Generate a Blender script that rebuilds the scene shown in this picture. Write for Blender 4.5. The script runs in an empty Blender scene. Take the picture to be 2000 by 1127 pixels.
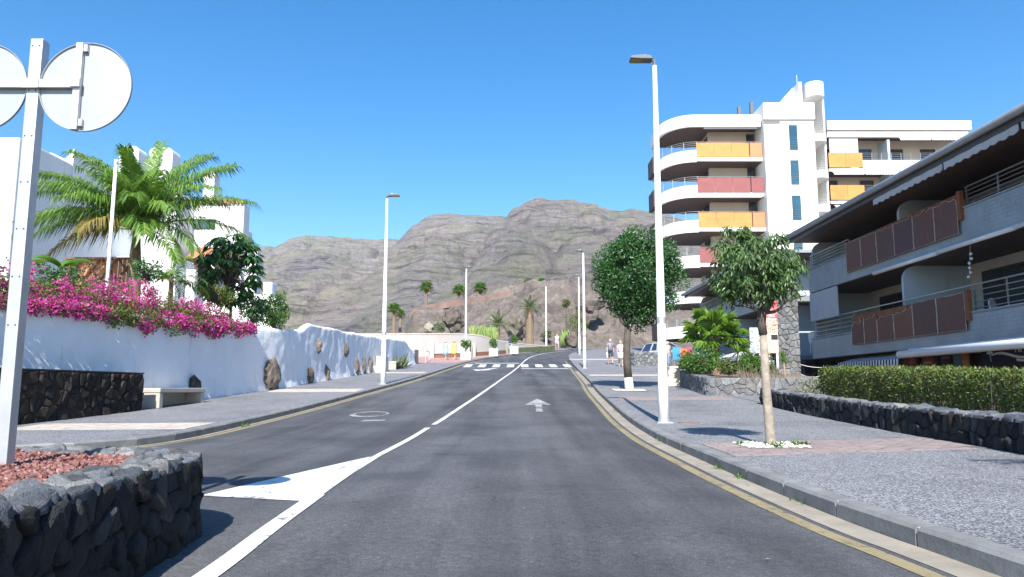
import bpy, bmesh, math, random
from mathutils import Vector, Matrix, noise
R = math.radians
SC = bpy.context.scene
COL = SC.collection
RND = random.Random(7)

# ------------------------------------------------------------------ camera, sky, sun, exposure
EYE = 1.06
PITCH = R(7.6)
FOC = 1472.0                       # focal length in units of a 2000-wide picture
cam_d = bpy.data.cameras.new('camera')
cam = bpy.data.objects.new('camera', cam_d)
COL.objects.link(cam)
cam.location = (0, 0, EYE)
cam.rotation_euler = (R(90) + PITCH, 0, 0)
cam_d.sensor_width = 36.0
cam_d.lens = 36.0 * FOC / 2000.0
cam_d.clip_end = 6000
cam_d.clip_start = 0.05
SC.camera = cam

SUN_EL = 41.0
SUN_AZ = -2.8                       # degrees the sun stands to the right of straight behind the camera
world = bpy.data.worlds.new('World')
SC.world = world
world.use_nodes = True
wn = world.node_tree
bg = wn.nodes['Background']
sky = wn.nodes.new('ShaderNodeTexSky')
sky.sky_type = 'NISHITA'
sky.sun_disc = False
sky.sun_elevation = R(SUN_EL)
sky.sun_rotation = R(180 - SUN_AZ)
sky.altitude = 0
sky.air_density = 1.0
sky.dust_density = 0.25
sky.ozone_density = 2.2
hsv = wn.nodes.new('ShaderNodeHueSaturation')
hsv.inputs['Saturation'].default_value = 1.42
hsv.inputs['Value'].default_value = 1.0
wn.links.new(sky.outputs[0], hsv.inputs['Color'])
wn.links.new(hsv.outputs[0], bg.inputs[0])
bg.inputs[1].default_value = 0.115
sun_d = bpy.data.lights.new('sun', 'SUN')
sun_d.energy = 5.0
sun_d.angle = R(0.55)
sun_d.color = (1.0, 0.955, 0.89)
sun = bpy.data.objects.new('sun', sun_d)
COL.objects.link(sun)
ce, se = math.cos(R(SUN_EL)), math.sin(R(SUN_EL))
sdir = Vector((-math.sin(R(SUN_AZ)) * ce, math.cos(R(SUN_AZ)) * ce, -se))
sun.rotation_euler = sdir.to_track_quat('-Z', 'Y').to_euler()
SC.view_settings.view_transform = 'Standard'
SC.view_settings.look = 'None'
SC.view_settings.exposure = 0.95
SC.view_settings.gamma = 1
SC.view_settings.use_curve_mapping = False
SC.render.engine = 'CYCLES'
SC.cycles.max_bounces = 7
SC.cycles.transparent_max_bounces = 6

# ------------------------------------------------------------------ layout helpers
PROF = [(-80,-.4),(-30,-.15),(0,0),(4,.05),(9.5,.16),(13.6,.235),(20.3,.51),(29.2,1.06),(37,1.55),(47,2.2),(55,2.8),
        (70,4.1),(87,5.5),(100,6.35),(115,6.9),(140,7.2),(200,7.2),(3000,7.2)]
def zr(y):
    """height of the road along the street"""
    n = len(PROF)
    for i in range(n - 1):
        if y <= PROF[i+1][0] or i == n - 2:
            x0, a = PROF[i]; x1, b = PROF[i+1]
            def sl(k):
                if k <= 0 or k >= n - 1: return 0.0
                return (PROF[k+1][1]-PROF[k-1][1])/(PROF[k+1][0]-PROF[k-1][0])
            h = x1 - x0; t = min(1, max(0, (y - x0) / h))
            t2, t3 = t*t, t*t*t
            return (2*t3-3*t2+1)*a + (t3-2*t2+t)*h*sl(i) + (-2*t3+3*t2)*b + (t3-t2)*h*sl(i+1)
KERB = 0.13
PAVE = 0.125
def zs(y): return zr(y) + PAVE
def at(px, py, d):
    """point at depth d (metres along the street) that stands at this place of the 2000-wide survey picture"""
    u = (px-1000)/FOC; v = (563.5-py)/FOC
    t = d/(math.cos(PITCH)-v*math.sin(PITCH))
    return Vector((u*t, d, EYE+(math.sin(PITCH)+v*math.cos(PITCH))*t))
def lerp(a, b, t): return a+(b-a)*t
def interp(tab, q):
    if q <= tab[0][0]: return tab[0][1]
    for (a, b), (c, d) in zip(tab, tab[1:]):
        if q <= c: return b+(d-b)*(q-a)/(c-a) if c > a else d
    return tab[-1][1]
def smooth_path(pts, step):
    """Catmull-Rom through pts, resampled at about equal step"""
    pts = [Vector(p) for p in pts]
    out = []
    for i in range(len(pts)-1):
        p0 = pts[max(i-1, 0)]; p1 = pts[i]; p2 = pts[i+1]; p3 = pts[min(i+2, len(pts)-1)]
        n = max(2, int((p2-p1).length/0.15))
        for k in range(n):
            t = k/n
            out.append(0.5*((2*p1)+(p2-p0)*t+(2*p0-5*p1+4*p2-p3)*t*t+(3*p1-p0-3*p2+p3)*t**3))
    out.append(pts[-1])
    res = [out[0]]; acc = 0
    for a, b in zip(out, out[1:]):
        L = (b-a).length
        while acc+L >= step:
            f = (step-acc)/L
            a = a.lerp(b, f); res.append(a.copy()); L = (b-a).length; acc = 0
        acc += L
    return res

# ------------------------------------------------------------------ object helpers
ORG = {}
def org(o): return ORG.get(o.name, Vector((0,0,0)))
def tag(o, label=None, cat=None, group=None, kind=None):
    if label: o['label'] = label
    if cat: o['category'] = cat
    if group: o['group'] = group
    if kind: o['kind'] = kind
    return o
def thing(name, loc, label, cat, group=None):
    o = bpy.data.objects.new(name, None)
    o.empty_display_size = 0.2
    COL.objects.link(o)
    o.location = loc
    ORG[o.name] = Vector(loc)
    return tag(o, label, cat, group)
def link_mesh(name, me, mat, parent, c):
    o = bpy.data.objects.new(name, me)
    COL.objects.link(o)
    if mat is not None and not me.materials:
        for m in (mat if isinstance(mat, (list, tuple)) else [mat]): me.materials.append(m)
    if parent is not None:
        o.parent = parent
        o.location = c-org(parent)
    else:
        o.location = c
    ORG[o.name] = Vector(c)
    return o
class MB:
    def __init__(s): s.v = []; s.f = []; s.mi = []; s.m = 0; s.sm = []; s.s = False
    def add(s, vs, fs):
        b = len(s.v); s.v.extend([tuple(v) for v in vs])
        for f in fs:
            s.f.append([b+i for i in f]); s.mi.append(s.m); s.sm.append(s.s)
        return s
    def box(s, x0, x1, y0, y1, z0, z1):
        return s.add([(x0,y0,z0),(x1,y0,z0),(x1,y1,z0),(x0,y1,z0),(x0,y0,z1),(x1,y0,z1),(x1,y1,z1),(x0,y1,z1)],
                     [(0,3,2,1),(4,5,6,7),(0,1,5,4),(1,2,6,5),(2,3,7,6),(3,0,4,7)])
    def bar(s, a, b, w, h, up=(0,0,1)):
        a = Vector(a); b = Vector(b); d = (b-a).normalized(); u = Vector(up)
        if abs(d.dot(u)) > .98: u = Vector((0,1,0))
        r = d.cross(u).normalized()*w/2; u = r.cross(d).normalized()*h/2
        q = [a-r-u, a+r-u, a+r+u, a-r+u, b-r-u, b+r-u, b+r+u, b-r+u]
        return s.add(q, [(0,1,2,3),(4,7,6,5),(0,4,5,1),(1,5,6,2),(2,6,7,3),(3,7,4,0)])
    def tube(s, pts, rad, n=8, cap=True):
        pts = [Vector(p) for p in pts]
        if not isinstance(rad, (list, tuple)): rad = [rad]*len(pts)
        vs = []; prev = None
        for i, p in enumerate(pts):
            d = (pts[min(i+1, len(pts)-1)]-pts[max(i-1, 0)]).normalized()
            ref = Vector((0,0,1)) if abs(d.z) < .9 else Vector((1,0,0))
            if prev is not None: ref = prev
            a = (ref-d*ref.dot(d))
            if a.length < 1e-5: a = d.orthogonal()
            a.normalize(); prev = a; b = d.cross(a)
            for k in range(n):
                t = 2*math.pi*k/n
                vs.append(p+(a*math.cos(t)+b*math.sin(t))*rad[i])
        fs = []
        for i in range(len(pts)-1):
            for k in range(n):
                k2 = (k+1) % n
                fs.append((i*n+k, i*n+k2, (i+1)*n+k2, (i+1)*n+k))
        if cap:
            fs.append(tuple(reversed(range(n)))); fs.append(tuple((len(pts)-1)*n+k for k in range(n)))
        return s.add(vs, fs)
    def loft(s, rings, cap=True):
        n = len(rings[0]); vs = [v for r in rings for v in r]; fs = []
        for i in range(len(rings)-1):
            for k in range(n):
                k2 = (k+1) % n
                fs.append((i*n+k, i*n+k2, (i+1)*n+k2, (i+1)*n+k))
        if cap:
            fs.append(tuple(reversed(range(n)))); fs.append(tuple((len(rings)-1)*n+k for k in range(n)))
        return s.add(vs, fs)
    def poly_ext(s, pts, vec):
        """closed polygon (3D) swept along vec"""
        pts = [Vector(p) for p in pts]; n = len(pts); v = Vector(vec)
        return s.add(pts+[p+v for p in pts],
                     [tuple(reversed(range(n))), tuple(range(n, 2*n))]+[(i, (i+1) % n, n+(i+1) % n, n+i) for i in range(n)])
    def strip(s, path, th, z0, z1):
        """wall following a plan path [(x,y)], th to its left"""
        P2 = [Vector((p[0], p[1])) for p in path]; n = len(P2); q = []
        for i, p in enumerate(P2):
            d = (P2[min(i+1, n-1)]-P2[max(i-1, 0)]).normalized()
            q.append(p+Vector((-d.y, d.x))*th)
        f0 = z0 if callable(z0) else (lambda i: z0); f1 = z1 if callable(z1) else (lambda i: z1)
        vs = []
        for i in range(n):
            vs += [(P2[i].x, P2[i].y, f0(i)), (P2[i].x, P2[i].y, f1(i)), (q[i].x, q[i].y, f1(i)), (q[i].x, q[i].y, f0(i))]
        fs = []
        for i in range(n-1):
            a = i*4; b = a+4
            fs += [(a, b, b+1, a+1), (a+1, b+1, b+2, a+2), (a+2, b+2, b+3, a+3), (a+3, b+3, b, a)]
        fs += [(0,1,2,3), ((n-1)*4+3, (n-1)*4+2, (n-1)*4+1, (n-1)*4)]
        return s.add(vs, fs)
    def grid(s, rows):
        m = len(rows[0]); vs = [v for r in rows for v in r]
        return s.add(vs, [(i*m+k, i*m+k+1, (i+1)*m+k+1, (i+1)*m+k) for i in range(len(rows)-1) for k in range(m-1)])
    def build(s, name, mat, parent=None, smooth=False, fix=True, bevel=0):
        c = Vector((0,0,0))
        if s.v:
            lo = [min(v[i] for v in s.v) for i in range(3)]; hi = [max(v[i] for v in s.v) for i in range(3)]
            c = Vector([(lo[i]+hi[i])/2 for i in range(3)])
            if parent is None: c.z = lo[2]
        me = bpy.data.meshes.new(name)
        me.from_pydata([(v[0]-c.x, v[1]-c.y, v[2]-c.z) for v in s.v], [], s.f)
        for m in (mat if isinstance(mat, (list, tuple)) else [mat]): me.materials.append(m)
        if any(s.mi): me.polygons.foreach_set('material_index', s.mi)
        if smooth: me.polygons.foreach_set('use_smooth', [True]*len(s.f))
        elif any(s.sm): me.polygons.foreach_set('use_smooth', s.sm)
        if fix or bevel:
            bm = bmesh.new(); bm.from_mesh(me)
            if fix: bmesh.ops.recalc_face_normals(bm, faces=bm.faces)
            if bevel:
                ed = [e for e in bm.edges if len(e.link_faces) == 2 and e.calc_face_angle(0) > .6]
                bmesh.ops.bevel(bm, geom=ed, offset=bevel, segments=2, affect='EDGES', profile=.6)
            bm.to_mesh(me); bm.free()
        me.update()
        return link_mesh(name, me, None, parent, c)
def copy_tree(o, parent=None):
    c = o.copy(); COL.objects.link(c); c.parent = parent
    ORG[c.name] = ORG.get(o.name, Vector((0,0,0))).copy()
    for ch in list(o.children): copy_tree(ch, c)
    return c
def rounded_rect(x0, x1, z0, z1, r, n=4):
    out = []
    for cx, cz, a0 in ((x1-r, z0+r, -90), (x1-r, z1-r, 0), (x0+r, z1-r, 90), (x0+r, z0+r, 180)):
        for k in range(n+1):
            a = R(a0+90*k/n); out.append((cx+r*math.cos(a), cz+r*math.sin(a)))
    return out

# ------------------------------------------------------------------ materials
def nodes(name):
    m = bpy.data.materials.new(name); m.use_nodes = True
    nt = m.node_tree
    return m, nt, nt.nodes['Principled BSDF']
def ramp(nt, fac, stops):
    r = nt.nodes.new('ShaderNodeValToRGB')
    while len(r.color_ramp.elements) < len(stops): r.color_ramp.elements.new(0.5)
    for e, (p, c) in zip(r.color_ramp.elements, stops):
        e.position = p; e.color = (c[0], c[1], c[2], 1)
    nt.links.new(fac, r.inputs[0])
    return r.outputs[0]
def coords(nt, kind='Object', scale=(1,1,1)):
    t = nt.nodes.new('ShaderNodeTexCoord'); mp = nt.nodes.new('ShaderNodeMapping')
    mp.inputs['Scale'].default_value = scale
    if kind == 'World':
        g = nt.nodes.new('ShaderNodeNewGeometry'); nt.links.new(g.outputs['Position'], mp.inputs[0])
    else:
        nt.links.new(t.outputs[kind], mp.inputs[0])
    return mp.outputs[0]
def noise_tex(nt, vec, scale, detail=4, rough=.55, dist=0):
    n = nt.nodes.new('ShaderNodeTexNoise'); nt.links.new(vec, n.inputs['Vector'])
    n.inputs['Scale'].default_value = scale; n.inputs['Detail'].default_value = detail
    n.inputs['Roughness'].default_value = rough; n.inputs['Distortion'].default_value = dist
    return n.outputs['Fac']
def mixc(nt, fac, a, b, mode='MIX'):
    m = nt.nodes.new('ShaderNodeMix'); m.data_type = 'RGBA'; m.blend_type = mode
    for sock, val in ((m.inputs['Factor'], fac), (m.inputs['A'], a), (m.inputs['B'], b)):
        pass
    ins = {'f': m.inputs[0], 'a': m.inputs[6], 'b': m.inputs[7]}
    for k, val in (('f', fac), ('a', a), ('b', b)):
        if isinstance(val, (int, float)): ins[k].default_value = val
        elif isinstance(val, (tuple, list)): ins[k].default_value = (val[0], val[1], val[2], 1)
        else: nt.links.new(val, ins[k])
    return m.outputs[2]
def maths(nt, op, a, b=None):
    m = nt.nodes.new('ShaderNodeMath'); m.operation = op
    for i, val in enumerate((a, b)):
        if val is None: continue
        if isinstance(val, (int, float)): m.inputs[i].default_value = val
        else: nt.links.new(val, m.inputs[i])
    return m.outputs[0]
def bump(nt, bsdf, h, strength, dist=.02):
    b = nt.nodes.new('ShaderNodeBump'); b.inputs['Strength'].default_value = strength; b.inputs['Distance'].default_value = dist
    nt.links.new(h, b.inputs['Height']); nt.links.new(b.outputs[0], bsdf.inputs['Normal'])
def simple(name, c, rough=.6, var=.12, scale=6, bmp=.15, metal=0, kind='World', spec=None, fine=0):
    """one paint or stuff: colour with blotchy variation, a little relief"""
    m, nt, b = nodes(name)
    v = coords(nt, kind)
    n1 = noise_tex(nt, v, scale, 6, .6)
    dark = tuple(x*(1-var) for x in c); light = tuple(min(1, x*(1+var)) for x in c)
    nt.links.new(ramp(nt, n1, [(.3, dark), (.7, light)]), b.inputs['Base Color'])
    b.inputs['Roughness'].default_value = rough; b.inputs['Metallic'].default_value = metal
    if spec is not None: b.inputs['Specular IOR Level'].default_value = spec
    if bmp: bump(nt, b, noise_tex(nt, v, scale*(fine or 5), 5, .65), bmp, .01)
    return m
def stone_mat(name, cols, scale=9, rough=.85, bmp=.6):
    m, nt, b = nodes(name)
    v = coords(nt, 'World')
    oi = nt.nodes.new('ShaderNodeObjectInfo')
    base = ramp(nt, oi.outputs['Random'], [(i/(len(cols)-1), c) for i, c in enumerate(cols)])
    n1 = noise_tex(nt, v, scale, 6, .65)
    sh = ramp(nt, n1, [(.25, (.55,.55,.56)), (.5, (.95,.95,.95)), (.78, (1.45,1.43,1.4))])
    nt.links.new(mixc(nt, 1.0, base, sh, 'MULTIPLY'), b.inputs['Base Color'])
    b.inputs['Roughness'].default_value = .95; b.inputs['Specular IOR Level'].default_value = .18
    vo = nt.nodes.new('ShaderNodeTexVoronoi'); vo.inputs['Scale'].default_value = scale*7; nt.links.new(v, vo.inputs['Vector'])
    pore = ramp(nt, vo.outputs['Distance'], [(.12, (0,0,0)), (.35, (1,1,1))])
    hgt = maths(nt, 'ADD', noise_tex(nt, v, scale*3.0, 8, .75), maths(nt, 'MULTIPLY', pore, .35))
    bump(nt, b, hgt, min(1, bmp*1.5), .035)
    return m
def leaf_mat(name, cols, rough=.45, trans=.35, spec=.4):
    m, nt, b = nodes(name)
    g = nt.nodes.new('ShaderNodeNewGeometry')
    c = ramp(nt, g.outputs['Random Per Island'], [(i/max(1, len(cols)-1), x) for i, x in enumerate(cols)])
    nt.links.new(c, b.inputs['Base Color'])
    b.inputs['Roughness'].default_value = rough
    b.inputs['Specular IOR Level'].default_value = spec
    tr = nt.nodes.new('ShaderNodeBsdfTranslucent')
    tc = mixc(nt, 1.0, c, (1.25, 1.35, .6), 'MULTIPLY')
    nt.links.new(tc, tr.inputs[0])
    mx = nt.nodes.new('ShaderNodeMixShader'); mx.inputs[0].default_value = trans
    nt.links.new(b.outputs[0], mx.inputs[1]); nt.links.new(tr.outputs[0], mx.inputs[2])
    nt.links.new(mx.outputs[0], nt.nodes['Material Output'].inputs[0])
    return m
M = {}
def asphalt():
    m, nt, b = nodes('asphalt')
    v = coords(nt, 'World')
    grit = noise_tex(nt, v, 90, 3, .8)
    mid = noise_tex(nt, v, 22, 4, .7)
    big = noise_tex(nt, v, .55, 5, .6, .4)
    st = noise_tex(nt, coords(nt, 'World', (1.3, .06, 1)), 1.0, 4, .6)
    c1 = ramp(nt, grit, [(.3, (.034,.035,.038)), (.55, (.072,.073,.077)), (.74, (.19,.19,.19))])
    c1 = mixc(nt, 1.0, c1, ramp(nt, mid, [(.32, (.72,.72,.72)), (.5, (1,1,1)), (.7, (1.3,1.3,1.29))]), 'MULTIPLY')
    c2 = mixc(nt, 1.0, c1, ramp(nt, big, [(.3, (.66,.66,.67)), (.7, (1.32,1.31,1.29))]), 'MULTIPLY')
    c3 = mixc(nt, 1.0, c2, ramp(nt, st, [(.36, (.66,.66,.67)), (.5, (1,1,1)), (.64, (1.26,1.26,1.25))]), 'MULTIPLY')
    vo = nt.nodes.new('ShaderNodeTexVoronoi'); vo.feature = 'DISTANCE_TO_EDGE'; vo.inputs['Scale'].default_value = .28
    wv = nt.nodes.new('ShaderNodeVectorMath'); wv.operation = 'ADD'
    nn = nt.nodes.new('ShaderNodeTexNoise'); nn.inputs['Scale'].default_value = 1.3; nn.inputs['Detail'].default_value = 6
    nt.links.new(v, nn.inputs['Vector']); nt.links.new(v, wv.inputs[0]); nt.links.new(nn.outputs['Color'], wv.inputs[1])
    nt.links.new(wv.outputs[0], vo.inputs['Vector'])
    crack = ramp(nt, vo.outputs[0], [(0, (.45,.45,.45)), (.0045, (1,1,1))])
    pat = noise_tex(nt, v, .9, 3)
    cm = mixc(nt, ramp(nt, pat, [(.5, (0,0,0)), (.6, (1,1,1))]), (1,1,1), crack)
    sp = noise_tex(nt, v, 7, 2, .4)
    stain = ramp(nt, sp, [(.22, (.55,.55,.56)), (.30, (1,1,1))])
    c4 = mixc(nt, 1.0, c3, cm, 'MULTIPLY')
    c5 = mixc(nt, 1.0, c4, stain, 'MULTIPLY')
    nt.links.new(c5, b.inputs['Base Color'])
    b.inputs['Roughness'].default_value = .82
    bump(nt, b, grit, .5, .006)
    return m
M['asphalt'] = asphalt()
def terrazzo(name, lo, hi, scale):
    m, nt, b = nodes(name)
    v = coords(nt, 'World')
    vo = nt.nodes.new('ShaderNodeTexVoronoi'); vo.inputs['Scale'].default_value = scale; nt.links.new(v, vo.inputs['Vector'])
    sep = nt.nodes.new('ShaderNodeSeparateColor'); nt.links.new(vo.outputs['Color'], sep.inputs[0])
    c1 = ramp(nt, sep.outputs[0], [(.0, lo), (.45, tuple(lerp(a, b_, .3) for a, b_ in zip(lo, hi))), (.62, hi), (.86, tuple(x*1.8 for x in hi))])
    big = noise_tex(nt, v, .8, 5, .6)
    c2 = mixc(nt, 1.0, c1, ramp(nt, big, [(.28, (.68,.68,.68)), (.5, (1,1,1)), (.75, (1.15,1.14,1.12))]), 'MULTIPLY')
    sp = noise_tex(nt, v, 2.6, 3, .5)
    c3 = mixc(nt, 1.0, c2, ramp(nt, sp, [(.24, (.5,.49,.48)), (.32, (1,1,1))]), 'MULTIPLY')
    nt.links.new(c3, b.inputs['Base Color'])
    b.inputs['Roughness'].default_value = .8
    bump(nt, b, vo.outputs['Distance'], .3, .004)
    return m
M['pave'] = terrazzo('terrazzo_paving', (.075,.075,.081), (.19,.192,.20), 85)
M['kerb'] = simple('kerb_concrete', (.185,.185,.18), .8, .28, 3, .4)
M['kerbjoint'] = simple('kerb_mortar', (.42,.41,.39), .9, .15, 8, .3)
M['gutter'] = simple('gutter_concrete', (.27,.24,.19), .85, .22, 2.5, .3)
def worn_paint(name, c, under, wear=.42):
    m, nt, b = nodes(name)
    v = coords(nt, 'World')
    n1 = noise_tex(nt, v, 14, 8, .75); n2 = noise_tex(nt, v, 1.4, 4, .6)
    k = maths(nt, 'ADD', maths(nt, 'MULTIPLY', n1, .65), maths(nt, 'MULTIPLY', n2, .35))
    col = ramp(nt, k, [(wear-.05, under), (wear+.03, tuple(x*.85 for x in c)), (.7, c)])
    nt.links.new(col, b.inputs['Base Color']); b.inputs['Roughness'].default_value = .7
    bump(nt, b, noise_tex(nt, v, 80, 3, .7), .3, .004)
    return m
M['white_line'] = worn_paint('road_paint_white', (.74,.74,.73), (.13,.13,.13), .44)
M['old_line'] = worn_paint('road_paint_faded', (.44,.44,.43), (.08,.08,.08), .49)
M['yellow_line'] = worn_paint('road_paint_yellow', (.30,.245,.13), (.085,.078,.062), .45)
M['brick'] = simple('red_paver', (.255,.205,.19), .85, .25, 5, .4)
M['beige_tile'] = simple('beige_paver', (.44,.39,.33), .85, .2, 4, .3)
M['red_tile'] = simple('pink_plaza_tile', (.36,.22,.20), .85, .16, 3, .2)
M['earth'] = simple('dry_earth', (.16,.125,.10), .95, .4, .3, .5)
M['basalt'] = stone_mat('basalt', [(.022,.024,.027), (.045,.048,.053), (.030,.032,.036), (.07,.073,.078), (.045,.038,.035), (.026,.028,.031)], 10)
M['basalt_cap'] = stone_mat('basalt_rim', [(.10,.115,.13), (.22,.235,.25), (.14,.15,.165), (.30,.30,.29), (.17,.185,.205), (.085,.095,.105), (.25,.24,.22)], 11)
M['basalt_grey'] = stone_mat('basalt_grey', [(.13,.145,.16), (.20,.215,.225), (.165,.175,.185), (.26,.265,.265), (.15,.15,.155), (.21,.20,.19)], 8)
M['basalt_brown'] = stone_mat('lava_stone', [(.020,.019,.019), (.05,.037,.03), (.028,.026,.026), (.075,.058,.045), (.022,.022,.023), (.04,.032,.027)], 9)
M['boulder'] = stone_mat('lava_boulder', [(.14,.115,.095),(.20,.165,.135),(.11,.095,.085),(.24,.20,.165)], 6)
M['mortar_dark'] = simple('dark_mortar', (.03,.03,.031), .95, .3, 12, .5)
M['mortar_grey'] = simple('grey_mortar', (.14,.14,.138), .95, .25, 12, .5)
M['lava_gravel'] = leaf_mat('red_lava_gravel', [(.16,.065,.055), (.24,.11,.095), (.30,.16,.14), (.19,.085,.075), (.12,.05,.045), (.36,.23,.21)], .95, 0, .1)
M['lava_bed'] = simple('red_lava_bed', (.15,.065,.055), .95, .5, 30, .8)
def plaster(name, c, bmpk=.35, sc=7):
    m, nt, b = nodes(name)
    v = coords(nt, 'World')
    n1 = noise_tex(nt, v, .8, 5, .6); n2 = noise_tex(nt, coords(nt, 'World', (3, 3, .35)), 1.6, 5, .65)
    c1 = mixc(nt, 1.0, tuple(c), ramp(nt, n1, [(.3, (.93,.93,.94)), (.65, (1.02,1.02,1.02))]), 'MULTIPLY')
    c2 = mixc(nt, 1.0, c1, ramp(nt, n2, [(.24, (.80,.785,.755)), (.40, (1,1,1))]), 'MULTIPLY')
    nt.links.new(c2, b.inputs['Base Color']); b.inputs['Roughness'].default_value = .9
    bump(nt, b, noise_tex(nt, v, sc, 5, .6), bmpk, .03)
    return m
M['white_plaster'] = plaster('whitewash_rough', (.80,.81,.83), .55, 6)
M['house_white'] = plaster('whitewash', (.80,.80,.79), .12, 5)
M['tower_white'] = plaster('white_render', (.80,.79,.765), .05, 3)
M['tower_cream'] = plaster('cream_render', (.62,.555,.49), .05, 3)
M['beige_wall'] = plaster('beige_concrete', (.50,.47,.43), .15, 3)
M['cream_box'] = plaster('cream_concrete', (.66,.60,.49), .15, 6)
M['bench'] = plaster('bench_concrete', (.42,.385,.33), .3, 9)
M['galv'] = simple('galvanised_steel', (.50,.51,.53), .42, .1, 7, .06, .55)
M['sign_back'] = simple('sign_back_aluminium', (.35,.375,.395), .45, .05, 4, .03, .25)
M['sign_red'] = simple('sign_red', (.45,.03,.03), .4, .05, 4, 0)
M['sign_white'] = simple('sign_white', (.8,.8,.8), .4, .03, 4, 0)
M['sign_blue'] = simple('sign_blue', (.02,.10,.42), .4, .03, 4, 0)
M['lamp_white'] = simple('lamp_post_paint', (.80,.80,.79), .35, .05, 2, .03)
M['lamp_dark'] = simple('lamp_head_grey', (.10,.105,.11), .45, .1, 5, .05)
M['led'] = simple('led_lens', (.22,.16,.06), .25, .2, 60, .1)
M['glass_dark'] = simple('dark_glass', (.02,.028,.035), .08, .2, 1, 0, 0, 'World', .8)
M['glass_blue'] = simple('blue_glass', (.03,.085,.125), .06, .25, .8, 0, 0, 'World', .9)
M['frame_dark'] = simple('dark_window_frame', (.045,.045,.048), .4, .1, 5, .03)
M['steel'] = simple('railing_steel', (.46,.47,.48), .35, .06, 5, 0, .7)
M['rail_dark'] = simple('railing_dark', (.20,.20,.21), .4, .06, 5, 0, .5)
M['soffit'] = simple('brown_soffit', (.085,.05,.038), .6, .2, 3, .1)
M['orange'] = simple('orange_panel', (.50,.225,.055), .6, .16, 1.4, .05)
M['ochre'] = simple('ochre_panel', (.46,.20,.085), .55, .1, 1.4, .05)
M['red_panel'] = simple('red_panel', (.23,.066,.064), .55, .12, 1.4, .05)
def rust():
    m, nt, b = nodes('weathered_brown_panel')
    v = coords(nt, 'World'); oi = nt.nodes.new('ShaderNodeObjectInfo')
    base = ramp(nt, oi.outputs['Random'], [(0, (.105,.042,.034)), (.4, (.14,.052,.036)), (.7, (.095,.040,.036)), (1, (.16,.060,.036))])
    n1 = noise_tex(nt, coords(nt, 'World', (4, 4, .7)), 3, 6, .7)
    c = mixc(nt, ramp(nt, n1, [(.56, (0,0,0)), (.72, (.55,.55,.55))]), base, (.20,.14,.125))
    nt.links.new(c, b.inputs['Base Color']); b.inputs['Roughness'].default_value = .62
    bump(nt, b, n1, .25, .01)
    return m
M['rust'] = rust()
M['rust_orange'] = simple('bare_rusty_board', (.21,.07,.03), .75, .3, 4, .3)
M['peel'] = simple('peeling_edge', (.42,.34,.29), .8, .3, 20, .3)
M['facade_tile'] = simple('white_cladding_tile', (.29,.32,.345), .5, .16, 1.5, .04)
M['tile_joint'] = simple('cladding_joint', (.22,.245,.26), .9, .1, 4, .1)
M['partition'] = plaster('blue_white_partition', (.46,.53,.58), .05, 3)
M['gutter_metal'] = simple('grey_gutter', (.30,.32,.335), .4, .1, 3, .05, .3)
M['canvas'] = simple('white_canvas', (.70,.68,.68), .85, .07, 3, .1)
M['canvas_grey'] = simple('lilac_grey_blind', (.50,.48,.50), .85, .05, 2, .1)
M['navy'] = simple('navy_canvas', (.025,.03,.05), .85, .1, 4, .1)
M['plastic_white'] = simple('white_plastic', (.72,.73,.75), .4, .04, 4, 0)
M['bark'] = simple('smooth_bark', (.29,.245,.195), .9, .32, 9, .6)
M['bark_dark'] = simple('dark_bark', (.085,.068,.055), .9, .35, 9, .7)
M['whitewash_bark'] = simple('painted_trunk', (.60,.52,.40), .9, .15, 8, .4)
M['palm_trunk'] = simple('palm_trunk', (.21,.15,.10), .95, .4, 10, .8)
M['terracotta'] = simple('terracotta', (.50,.23,.12), .8, .25, 5, .3)
M['wood'] = simple('brown_wood', (.20,.10,.06), .7, .25, 6, .3)
M['ficus'] = leaf_mat('glossy_dark_leaf', [(.025,.08,.024), (.04,.12,.03), (.06,.155,.038), (.03,.09,.027), (.085,.19,.05)], .38, .25, .5)
M['droop_leaf'] = leaf_mat('olive_leaf', [(.04,.095,.03), (.065,.135,.04), (.10,.175,.055), (.05,.11,.035), (.14,.20,.07), (.08,.15,.045)], .42, .28, .5)
M['hedge'] = leaf_mat('hedge_leaf', [(.045,.085,.022), (.085,.15,.028), (.14,.21,.035), (.06,.11,.025), (.11,.12,.05), (.20,.22,.05), (.16,.12,.07)], .45, .3, .4)
M['bush'] = leaf_mat('bright_bush_leaf', [(.055,.14,.022), (.09,.20,.03), (.12,.25,.038), (.04,.10,.02), (.15,.24,.05)], .45, .35, .4)
M['boug_leaf'] = leaf_mat('bougainvillea_leaf', [(.06,.12,.025), (.10,.18,.035), (.16,.21,.045), (.07,.12,.03), (.22,.20,.05), (.16,.085,.04)], .5, .35, .3)
M['boug_flower'] = leaf_mat('magenta_bract', [(.56,.035,.34), (.70,.08,.48), (.46,.025,.26), (.76,.25,.62), (.62,.06,.36), (.40,.025,.18), (.72,.15,.55)], .6, .4, .2)
M['palm_leaf'] = leaf_mat('palm_leaflet', [(.08,.18,.025), (.13,.25,.035), (.18,.31,.05), (.10,.21,.03), (.06,.15,.03), (.25,.34,.07)], .4, .35, .5)
M['palm_dry'] = leaf_mat('yellowing_leaflet', [(.22,.20,.05), (.28,.21,.06), (.16,.17,.045), (.30,.18,.075)], .6, .35, .3)
M['rachis'] = simple('palm_rachis', (.26,.28,.09), .6, .15, 6, .1)
M['date_leaf'] = leaf_mat('date_palm_leaf', [(.04,.09,.03), (.06,.12,.035), (.085,.15,.045), (.05,.10,.035)], .4, .25, .5)
M['cactus'] = leaf_mat('spurge_green', [(.17,.25,.065), (.22,.30,.09), (.14,.21,.06), (.27,.33,.12)], .7, .05, .2)
M['aloe'] = leaf_mat('grey_green_leaf', [(.09,.13,.06), (.13,.17,.08), (.16,.19,.10)], .6, .15, .3)
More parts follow.
